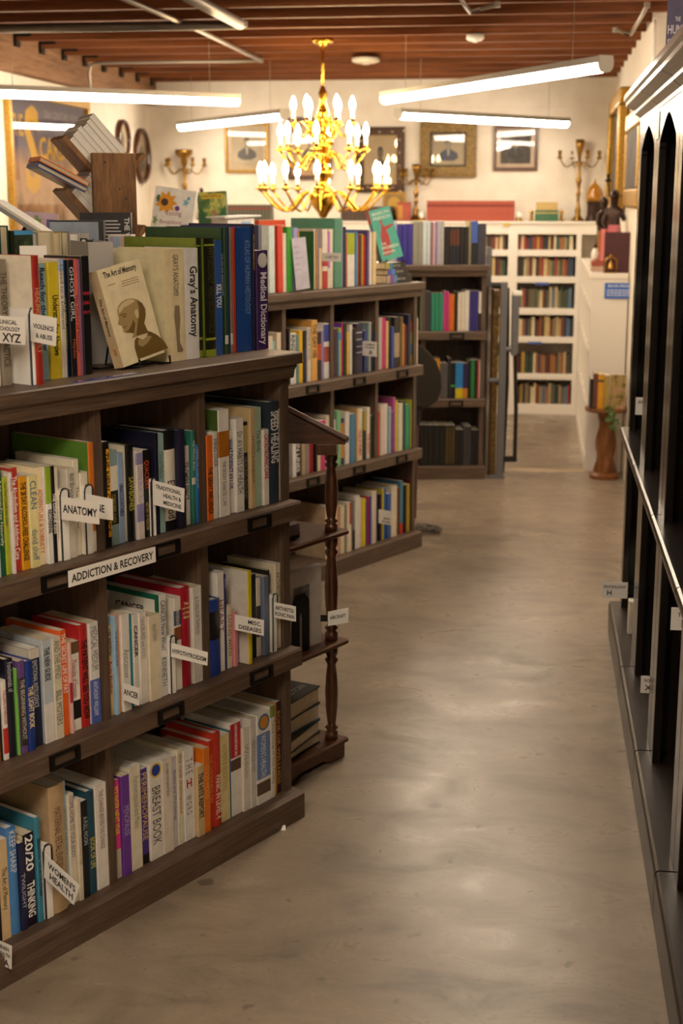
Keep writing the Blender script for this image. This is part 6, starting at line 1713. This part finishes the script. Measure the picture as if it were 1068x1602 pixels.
# ------------------------------------------------------------------ arched espresso cabinets along the side wall
XF = .328
def arched_cabinet(y0, y1, label):
    root = empty('arched_cabinet', (0, (y0 + y1) / 2, 0)); tag(root, label, 'cabinet', 'arched cabinets')
    h = (y1 - y0) / 2; D = XRN - .02
    E, EZ = M['espresso'], M['espresso_z']
    iw = h - .085; zs, za, zt, zb = 1.705, 1.772, 1.82, .12
    n = 16
    arch = []
    for k in range(n + 1):
        t = PI * k / n
        yy = -math.cos(t)
        arch.append((-yy * (iw - .012), zs + (za - zs) * (1 - abs(math.cos(t)) ** 1.5)))
    out = [(-h, zb), (-h + .085, zb), (-h + .085, zs - .015), (-h + .097, zs - .015)] + [(-a, b) for a, b in arch][:] + [(iw - .012, zs - .015), (iw, zs - .015), (iw, zb), (h, zb), (h, zt), (-h, zt)]
    MB().prism(out, 'x', XF, XF + .022).build('face_frame', EZ, root, bevel=.002)
    for s in (-1, 1):
        MB().box(XF + .022, D, s * h - (.018 if s > 0 else 0), s * h + (0 if s > 0 else .018), .10, zt).build('side_panel', M['espresso_z'], root)
    MB().box(D - .01, D, -h + .018, h - .018, .10, zt).build('back_panel', M['inside'], root)
    MB().box(XF + .022, D, -h, h, zt - .02, zt).build('roof_panel', M['inside'], root)
    zl = .762
    nose = lambda x, z0, z1: [(x + .012, z0), (D, z0), (D, z1), (x + .010, z1), (x + .004, z1 - .003), (x + .001, z1 - .009), (x, z1 - .015), (x + .002, z0 + .006), (x + .006, z0 + .001)]
    def profy(pts, a, b, name, mat):
        MB().prism([(z, x) for x, z in pts][::-1], 'y', a, b).build(name, mat, root)
    profy(nose(.300, zl - .030, zl), -h + .0008, h - .0008, 'mid_ledge', E)
    profy(nose(.288, 0, .122), -h + .0008, h - .0008, 'base_plinth', M['espresso_worn'])
    profy([(XF - .002, 1.80), (D, 1.80), (D, 1.885), (.268, 1.885), (.268, 1.868), (.276, 1.862), (.276, 1.850), (.292, 1.842), (.306, 1.836), (.306, 1.826), (.318, 1.818), (XF - .002, 1.812)], -h + .0008, h - .0008, 'cornice', E)
    MB().box(XF + .06, D - .012, -h + .02, h - .02, 1.26, 1.275).build('shelf_board', M['inside'], root)
    MB().box(XF + .06, D - .012, -h + .02, h - .02, .44, .455).build('shelf_board', M['inside'], root)
    for zz in (1.5, 1.0, .95, .6, .3):
        MB().lathe([(.003, 0), (.003, .003)], seg=8, M=Matrix.Translation((XF + .10, h - .018, zz)) @ Matrix.Rotation(R(90), 4, 'X')).build('shelf_pin', M['iron'], root)
    return root
arched_cabinet(4.32, 5.06, 'tall espresso arched cabinet at the far end, nearest the white counter')
arched_cabinet(3.62, 4.315, 'tall espresso arched cabinet, second from the far end, with a card on its stile')
arched_cabinet(2.92, 3.615, 'tall espresso arched cabinet, third from the far end, holding the H card')
arched_cabinet(2.22, 2.915, 'tall espresso arched cabinet nearest the camera, cut by the picture edge')
def cab_card(x0, x1, z0, z1, Y, lines, label, holder=None, name='section_sign', backing=True):
    r = empty(name, (x0, Y, z0)); tag(r, label, 'sign', 'section signs in the arched cabinets')
    w, h = x1 - x0, z1 - z0
    MB().box(0, w, 0, .0015, 0, h).build('card', M['card'], r)
    if backing: MB().box(w * .55, w + .05, .0016, .004, h * .2, h * .8).build('clip', M['iron'], r)
    mb = MB()
    for tx, x, y, ww, hh, b in lines: letter(mb, tx, (w * x, -.0005, h * y), (1, 0, 0), (0, 0, 1), w * ww if ww else None, h * hh if hh else None, b)
    if lines: mb.build('sign_lettering', M['print'], r)
cab_card(.237, .322, .262, .316, 4.60, [('SOCIOLOGY', .08, .62, .86, .17, True), ('H', .22, .16, None, .32, True)], 'white SOCIOLOGY H card jutting into the aisle from the cream book')
cab_card(.345, .42, 1.200, 1.254, 4.58, [('SOCIOLOGY', .12, .66, .86, .16, True), ('A', .36, .14, None, .34, True)], 'white SOCIOLOGY A card high in the far arched cabinet')
cab_card(.322, .40, .870, .926, 4.62, [('SOCIOLOGY', .10, .66, .86, .16, True), ('D', .36, .14, None, .34, True)], 'white SOCIOLOGY D card just above the ledge of the far arched cabinet')
cab_card(.306, .395, .246, .294, 3.72, [('SOCIOLOGY', .10, .66, .80, .17, True), ('XYZ', .12, .16, .52, .32, True)], 'white SOCIOLOGY XYZ card low in the second arched cabinet')
cab_card(.326, .42, .577, .631, 3.22, [('TRUE CRIME', .16, .60, .76, .18, True), ('H', .26, .12, None, .36, True)], 'white card with a big H in the third arched cabinet')
r = make_book(.045, .112, .10, 'e2dccb', dict(kind='h')); r.rotation_euler = (0, 0, R(-90)); r.location = (.335, 4.70, .1235)
tag(r, 'cream book alone on the base shelf of the far arched cabinet', 'book')
r.scale = (1, 1, 1)
r = empty('paper_tag', (XF - .0015, 4.30, 1.715)); tag(r, 'pale paper tag taped to the frame between the two far arches', 'tag')
MB().box(-.001, .0005, -.06, .06, 0, .075).build('paper', plain('translucent paper', 'c8c0b8', .5), r)
r = empty('paper_tag', (XF + .002, 3.705, 1.475)); tag(r, 'small white paper tag inside the second arch', 'tag')
MB().box(0, .02, 0, .001, 0, .065).build('paper', M['card'], r)
def swarm():
    r = empty('display_book', (.318, 4.05, 1.886)); r.rotation_euler = (R(-8), 0, R(-6)); tag(r, 'dark purple-grey book displayed on the cornice of the arched cabinets', 'book')
    w, h, d = .20, .26, .03
    MB().box(0, w, 0, .002, 0, h).build('front_cover', cover('5e5a74'), r); MB().box(0, w, d - .002, d, 0, h).build('back_cover', cover('5e5a74'), r); MB().box(0, .003, .002, d - .002, 0, h).build('spine', cover('4a4660'), r)
    MB().box(.003, w - .002, .002, d - .002, .002, h - .003).build('page_block', M['page_white'], r)
    mb = MB(); letter(mb, 'THE', (.022, -.0006, .125), (1, 0, 0), (0, 0, 1), .014, .012, True); letter(mb, 'HUMAN', (.004, -.0006, .092), (1, 0, 0), (0, 0, 1), .062, .024, True); letter(mb, 'SWARM', (.004, -.0006, .058), (1, 0, 0), (0, 0, 1), .062, .022, True)
    mb.build('cover_lettering', ink('d8d4dc'), r)
    MB().add([(.038, -.0005, .19), (.05, -.0005, .17), (.06, -.0005, .15), (.064, -.0005, .155), (.056, -.0005, .178), (.044, -.0005, .195)], [(0, 1, 2, 3, 4, 5)]).build('printed_ant_trail', ink('9a98a8'), r)
    e = empty('display_stand', (.318, 4.05, 1.886)); tag(e, 'grey folded stand behind the displayed book on the cornice', 'stand')
    MB().prism([(.045, 0), (.19, 0), (.055, .16)], 'x', .02, .026).build('stand_side', M['steel'], e); MB().prism([(.045, 0), (.19, 0), (.055, .16)], 'x', .15, .156).build('stand_side', M['steel'], e)
    MB().box(.02, .156, .180, .186, 0, .02).build('stand_bar', M['steel'], e)
swarm()
r = empty('wood_plaque', (.36, 4.78, 1.886)); tag(r, 'small dark wooden framed plaque at the far end of the cabinet cornice', 'plaque')
MB().box(0, .014, -.06, .06, 0, .115).build('frame', M['walnut'], r, bevel=.003); MB().box(-.001, .0, -.045, .045, .015, .10).build('plaque_face', M['sepia'], r)

# ------------------------------------------------------------------ turned walnut bookstand at the end of the front bookcase
def bookstand():
    root = empty('turned_bookstand'); root.matrix_world = FMF @ Matrix.Translation((.215, .15, 0))
    tag(root, 'dark turned walnut bookstand with a sloping top at the end of the front bookcase', 'bookstand')
    W, D = .30, .30   # half extents given by posts
    X0, X1, Y0, Y1 = -.125, .165, 0.0, .27
    W1, WX = M['walnut'], M['walnut_x']
    foot = [(X0, 0), (X0, .05), (X1 + .006, .05), (X1 + .012, .04), (X1 + .012, .0), (X1 - .05, 0), (X1 - .09, .018), (X0 + .09, .018), (X0 + .05, 0)]
    MB().prism([(z, x) for x, z in foot], 'y', Y0, Y0 + .022).build('front_apron', WX, root, bevel=.003)
    MB().prism([(z, x) for x, z in foot], 'y', Y1 - .022, Y1).build('rear_apron', WX, root, bevel=.003)
    MB().box(X1 - .012, X1 + .008, Y0 + .022, Y1 - .022, .0, .05).build('side_apron', WX, root)
    for zz, nm in ((.062, 'base_board'), (.352, 'shelf_board'), (.665, 'shelf_board')):
        MB().prism([(Y0 - .006, zz - .016), (Y1 + .006, zz - .016), (Y1 + .008, zz - .008), (Y1 + .006, zz), (Y0 - .006, zz), (Y0 - .012, zz - .004), (Y0 - .012, zz - .012)], 'x', X0, X1 + .012).build(nm, WX, root)
    def post(x, y):
        segs = [(.062, .336), (.352, .649), (.665, .88)]
        mb = MB(); prof = []
        for a, b in segs:
            L = b - a
            for t, rr in ((0, .018), (.07, .018), (.09, .012), (.12, .019), (.15, .011), (.2, .013), (.34, .017), (.52, .0185), (.68, .016), (.8, .012), (.85, .019), (.88, .012), (.92, .018), (1, .018)):
                prof.append((rr, a + L * t))
            prof.append((.013, b)); prof.append((.013, b + .016))
        mb.lathe(prof[:-2], (x, y, 0), 16); mb.build('turned_post', W1, root, smooth=True)
    for x in (X0 + .022, X1 - .022):
        for y in (Y0 + .022, Y1 - .022): post(x, y)
    return root
bookstand()
def sloping_top():
    # the reading board turned square to the aisle
    c = at(512, 690, 3.66)
    root = empty('reading_board', (c.x, c.y, c.z - .004), YAW + R(-6)); tag(root, 'sloping walnut reading board capping the turned bookstand', 'reading board')
    MB().box(-.026, .026, -.026, .026, -.030, .0).build('post_block', M['walnut'], root, bevel=.002)
    MB().prism([(0, -.155), (0, .050), (.006, .050), (.110, -.155)], 'y', -.026, -.012).build('front_wedge', M['walnut_x'], root)
    a = math.atan2(.101, .205)
    Mx = Matrix.Translation((-.165, 0, .112)) @ Matrix.Rotation(a, 4, 'Y') @ Matrix.Rotation(R(-12), 4, 'X')
    MB().box(-.01, .242, -.03, .26, -.001, .012, M=Mx).build('sloping_board', M['walnut_x'], root, bevel=.003)
sloping_top()
FMB = FMF @ Matrix.Translation((.215, .15, 0))
def on_stand(name, x, y, z, label, cat, rz=0, group=None):
    e = empty(name); e.matrix_world = FMB @ Matrix.Translation((x, y, z)) @ Matrix.Rotation(R(rz), 4, 'Z'); return tag(e, label, cat, group)
z = .3528
r = on_stand('hardback_book', -.118, .03, z, 'cream-edged tall book standing on the middle shelf of the turned bookstand', 'book')
plain_book(r, .03, .225, .18, '1a1816', 'page_cream')
b = make_book(.034, .215, .18, '16150f', dict(kind='h', bands=[(.1, .5, '8a6a22')])); bm_ = FMB @ Matrix.Translation((-.085, .028, z))
b.matrix_world = bm_; tag(b, 'black hardback with a gold edge on the middle shelf of the turned bookstand', 'book')
r = on_stand('hardback_book', -.048, .03, z, 'pale grey aircraft book standing face-out on the middle shelf of the turned bookstand', 'book', rz=0)
MB().box(0, .155, 0, .022, 0, .222).build('cover', cover('c8c2ba'), r); MB().box(.001, .154, .002, .020, .220, .2235).build('page_block', M['page_white'], r)
MB().box(.03, .10, -.0006, 0, .13, .18).build('cover_photograph', cover('7a7672'), r)
MB().add([(.04, -.001, .15), (.06, -.001, .158), (.095, -.001, .162), (.06, -.001, .149), (.055, -.001, .138), (.05, -.001, .148)], [(0, 1, 2, 3, 4, 5)]).build('printed_aeroplane', ink('3a3836'), r)
def arch_bookend():
    r = on_stand('bookend', .0, .018, z, 'black arched metal bookend with a slot before the aircraft book', 'bookend')
    n = 14; w, h, iw = .036, .165, .007
    out = [(-w, 0)] + [(-w * math.cos(PI * k / n), h - w + w * math.sin(PI * k / n)) for k in range(n + 1)] + [(w, 0), (iw, 0), (iw, h - .06)] + [(iw * math.cos(PI * k / 6), h - .06 + iw * math.sin(PI * k / 6)) for k in range(1, 6)] + [(-iw, h - .06), (-iw, 0)]
    MB().prism([(zz, x) for x, zz in out], 'y', 0, .002).build('upright', M['iron'], r)
    MB().box(-w, w, .002, .08, 0, .0015).build('foot', M['iron'], r)
arch_bookend()
def aircraft():
    a, b = at(516, 975, 3.70), at(549, 940, 3.70)
    r = empty('section_sign', (a.x, 3.66, a.z + .004), YAW); tag(r, 'white AIRCRAFT card jutting from the turned bookstand', 'sign')
    MB().prism([(0, 0), (.010, .056), (.052, .056), (.040, 0)], 'y', 0, .0015).build('card', M['card'], r)
    mb = MB(); letter(mb, 'AIRCRAFT', (.006, -.001, .018), Vector((.985, 0, .17)), Vector((-.1, 0, 1)), .044, .010, True); mb.build('sign_lettering', M['print'], r)
    MB().box(-.02, .002, .002, .006, .012, .03).build('clip', M['iron'], r)
aircraft()
zz = .0628
for k, (L, D, t, c, rz, lb, ttl) in enumerate(((.20, .20, .030, '1c1a18', 6, 'black book at the bottom of the pile in the base of the turned bookstand', None), (.19, .20, .036, '2a2622', 12, 'dark book second from the bottom of the pile in the turned bookstand', None), (.21, .22, .046, '5a7a8a', 4, 'thick blue-grey book third up the pile in the turned bookstand', None), (.21, .21, .050, '1a1816', 8, 'thick black book with pale lettering topping the pile in the turned bookstand', 'CHILTON'))):
    r = on_stand('hardback_book', .10, .03, zz, lb, 'book', rz=rz)
    # fore edge towards the aisle, spine away
    MB().prism([(0, 0), (D, 0), (D, t), (0, t), (0, t - .003), (D - .003, t - .003), (D - .003, .003), (0, .003)], 'x', -L, 0).build('cover', cover(c), r)
    MB().box(-L + .003, -.003, .004, D - .003, .003, t - .003).build('page_block', M['page_cream'], r)
    if ttl:
        mb = MB(); letter(mb, ttl, (-.15, .03, t + .0006), (1, 0, 0), (0, 1, 0), .13, .024, True); mb.build('cover_lettering', ink('c8c4bc'), r)
    zz += t + .0012
zz = .6658
for k, (L, t, c, rz, lb) in enumerate(((.15, .014, '1f1d1c', 5, 'thin black book lying flat, lowest on the upper shelf of the turned bookstand'), (.12, .030, '6a5a62', -4, 'mauve-grey book lying flat on the thin black one, turned bookstand'), (.10, .012, 'c8c4be', 3, 'thin pale book lying flat on top of the mauve-grey one, turned bookstand'))):
    r = on_stand('paperback_book', -.12, .03, zz, lb, 'book', rz=rz)
    flat_book(r, L, .14, t, c); zz += t + .001
for k, (x, w, h, c, lb) in enumerate(((-.06, .02, .09, '4a2a5a', 'small purple book standing upright on the upper shelf of the turned bookstand'), (-.02, .03, .125, 'd8cfc0', 'cream book standing upright on the upper shelf of the turned bookstand'), (.025, .018, .13, 'b8402c', 'orange-red book standing upright on the upper shelf of the turned bookstand'))):
    b = make_book(w, h, .09, c, {}); b.matrix_world = FMB @ Matrix.Translation((x, .185 - .0 * k, .6658)); tag(b, lb, 'book')

# ------------------------------------------------------------------ ladder, leaning gilt frame, armchair, cable between the bookcases
def ladder():
    Y = 7.98
    r = empty('rolling_ladder', (-.14, Y, 0), YAW); tag(r, 'grey steel folding ladder with black straps beside the far bookcase', 'ladder')
    S = M['steel']
    def X(px): return (at(px, 600, Y).x + .14)
    zt = at(784, 441, Y).z
    MB().box(X(779), X(790), -.02, .02, .0, zt).build('front_rail', S, r, bevel=.004)
    MB().box(X(764), X(773), .28, .32, .0, at(768, 386, Y + .3).z).build('rear_rail', S, r, bevel=.004)
    MB().tube([(X(765), 0, zt - .018), (X(781), 0, zt - .018)], .017, 10).build('top_bar', M['iron'], r)
    for py in (595,): MB().tube([(X(763), .01, at(770, py, Y).z), (X(781), .01, at(770, py, Y).z)], .014, 10).build('rung', S, r)
    MB().tube([(X(786), 0, at(786, 546, Y).z), (X(803), 0, at(803, 546, Y).z)], .018, 8).build('cross_strut', S, r)
    z1, z0 = at(800, 462, Y).z, at(800, 556, Y).z
    MB().prism([(z0, X(798)), (z0, X(805)), (z0 + .03, X(808)), (z1, X(808)), (z1, X(797.5))], 'y', -.03, .03).build('hand_post', S, r, bevel=.004)
    MB().box(X(798), X(812), -.032, .032, z1, z1 + .025).build('post_cap', M['white_plastic'], r, bevel=.004)
    pts = [(X(790), .0, at(790, 450, Y).z), (X(793), .0, at(793, 600, Y).z), (X(789), 0, .03)]
    MB().tube(pts, .012, 6).build('strap', M['strap'], r)
    pts = [(X(804), 0, z0 + .01), (X(808), 0, at(808, 640, Y).z), (X(808), 0, at(808, 716, Y).z)]
    MB().tube(pts, .012, 6).build('strap', M['strap'], r)
    MB().box(X(789), X(811), -.02, .02, at(800, 722, Y).z, at(800, 714, Y).z).build('foot_bar', M['strap'], r)
    MB().box(X(766), X(792), -.03, .03, 0, .012).build('foot_plate', S, r)
ladder()
r = empty('leaning_gilt_frame', (at(770, 700, 8.05).x, 8.05, 0), YAW); tag(r, 'brown and gold carved panel standing upright between the far bookcase and the ladder', 'panel')
MB().box(-.026, -.012, 0, .19, 0, at(770, 452, 8.05).z).build('panel_edge', M['walnut'], r); MB().box(-.012, .020, .008, .19, 0, at(770, 452, 8.05).z - .01).build('carved_face', M['gilt_dark'], r)
def armchair():
    c = at(668, 598, 6.95)
    r = empty('armchair', (c.x - .03, 6.95, 0), R(50)); tag(r, 'dark leather chair with a curved arm showing past the end of the middle bookcase', 'chair')
    zc = c.z
    L = M['leather']
    def blade(y0, y1, name):
        pts = []
        ctr = [(-.10, .20), (-.04, .165), (.02, .11), (.055, .04), (.06, -.03), (.035, -.085), (-.02, -.11), (-.08, -.12)]
        inn = [(-.13, -.10), (-.14, .0), (-.14, .12)]
        MB().prism([(z + zc, x) for x, z in ctr + inn][::-1], 'y', y0, y1).build(name, L, r, bevel=.012)
    blade(-.09, -.03, 'arm'); blade(.33, .39, 'arm')
    MB().box(-.42, -.05, -.06, .36, zc - .20, zc - .10).build('seat', L, r, bevel=.02)
    MB().box(-.46, -.40, -.06, .36, zc - .15, zc + .22).build('backrest', L, r, bevel=.02)
    for x in (-.40, -.08):
        for y in (-.04, .33): MB().lathe([(.012, 0), (.02, zc - .20)], (x, y, 0), 10).build('leg', M['walnut'], r)
armchair()
def cable():
    c = at_z(668, 834, 0.0); r = empty('cable_bundle', (c.x, c.y, 0)); tag(r, 'tangled grey cable lying on the floor at the end of the middle bookcase', 'cable')
    rn = random.Random(8); pts = []
    for i in range(70):
        a = i * .55; q = .035 + .02 * math.sin(i * 1.3)
        pts.append((q * math.cos(a) * 1.3, q * math.sin(a), .008 + .035 * abs(math.sin(i * .37)) * (1 - abs(i - 35) / 60)))
    MB().tube(pts, .0035, 5).build('cord', plain('grey cord', '6a645c', .6), r, smooth=True)
cable()
o = MB().add([(-.012, -.01, 0), (.012, -.006, 0), (.008, .012, 0), (-.01, .008, 0), (0, 0, .012), (.01, .004, .009)], [(0, 1, 4), (1, 5, 4), (1, 2, 5), (2, 3, 4), (2, 4, 5), (3, 0, 4), (0, 3, 2, 1)]).build('crumpled_scrap', M['card'])
p = at_z(440, 1297, 0.0); o.location = (p.x, p.y, 0); tag(o, 'tiny crumpled scrap on the floor below the front bookcase plinth', 'scrap')

# ------------------------------------------------------------------ ceiling fittings
def pipe(path, r, label, mat, name='ceiling_pipe'):
    root = empty(name, path[0]); tag(root, label, 'pipe')
    p0 = Vector(path[0])
    MB().tube([Vector(p) - p0 for p in path], r, 10).build('pipe_run', M[mat], root, smooth=True)
    for k in (0, len(path) - 1):
        MB().lathe([(r * 1.35, -.012), (r * 1.35, .012)], Vector(path[k]) - p0, 10).build('coupling', M[mat], root)
    return root
zp = ZC - .03
def pz(x, y, z=None): return at_z(x, y, zp if z is None else z)
pipe([pz(-120, 47), pz(376, 39)], .022, 'dark iron pipe running across under the joists toward the left wall', 'dark_pipe')
pipe([pz(290, -8), pz(376, 38)], .026, 'thick galvanised pipe running along the shop, ending at the dark pipe', 'galv')
pipe([pz(180, -8, ZC - .012), pz(300, 42, ZC - .012), pz(408, 94, ZC - .012)], .012, 'thin pale conduit slanting under the joists toward the chandelier', 'galv', 'conduit')
a = pz(408, 95, ZC - .012); b = pz(150, 99, ZC - .012)
pipe([a, b, b + Vector((-.035, 0, -.012)), b + Vector((-.045, 0, -.05)), b + Vector((-.045, 0, -.22))], .010, 'thin conduit crossing under the joists and bending down at the left wall', 'galv', 'conduit')
pipe([pz(716, -8, ZC - .012), pz(735, 19, ZC - .012), pz(778, 7, ZC - .012)], .010, 'short bent conduit over the middle of the aisle', 'galv', 'conduit')
pipe([pz(1012, 8, ZC - .012), pz(1004, 24, ZC - .012), pz(986, 54, ZC - .012), pz(962, 47, ZC - .012)], .010, 'conduit running along the side wall under the joist ends', 'galv', 'conduit')
pipe([(XR - .012, 7.05, ZC - .03), (XR - .012, 7.0, ZC - .06), (XR - .012, 7.0, 1.9)], .007, 'thin conduit dropping down the side wall above the arched cabinets', 'white_trim', 'conduit')
def ceiling_box(px, py, w, label, name):
    p = at_z(px, py, ZC - .012); r = empty(name, p); tag(r, label, 'ceiling fitting')
    MB().lathe([(w * .6, .012), (w, .010), (w, -.014), (w * .7, -.022)], seg=18).build('body', M['white_plastic'], r, smooth=True)
    MB().lathe([(w * .3, -.022), (w * .25, -.03)], seg=12).build('sensor', M['white_plastic'], r)
ceiling_box(743, 57, .046, 'small white fitting under the joists over the aisle', 'ceiling_sensor'); ceiling_box(572, 93, .085, 'larger white round fitting under the joists right of the chandelier', 'smoke_detector')
bpy.context.view_layer.update()
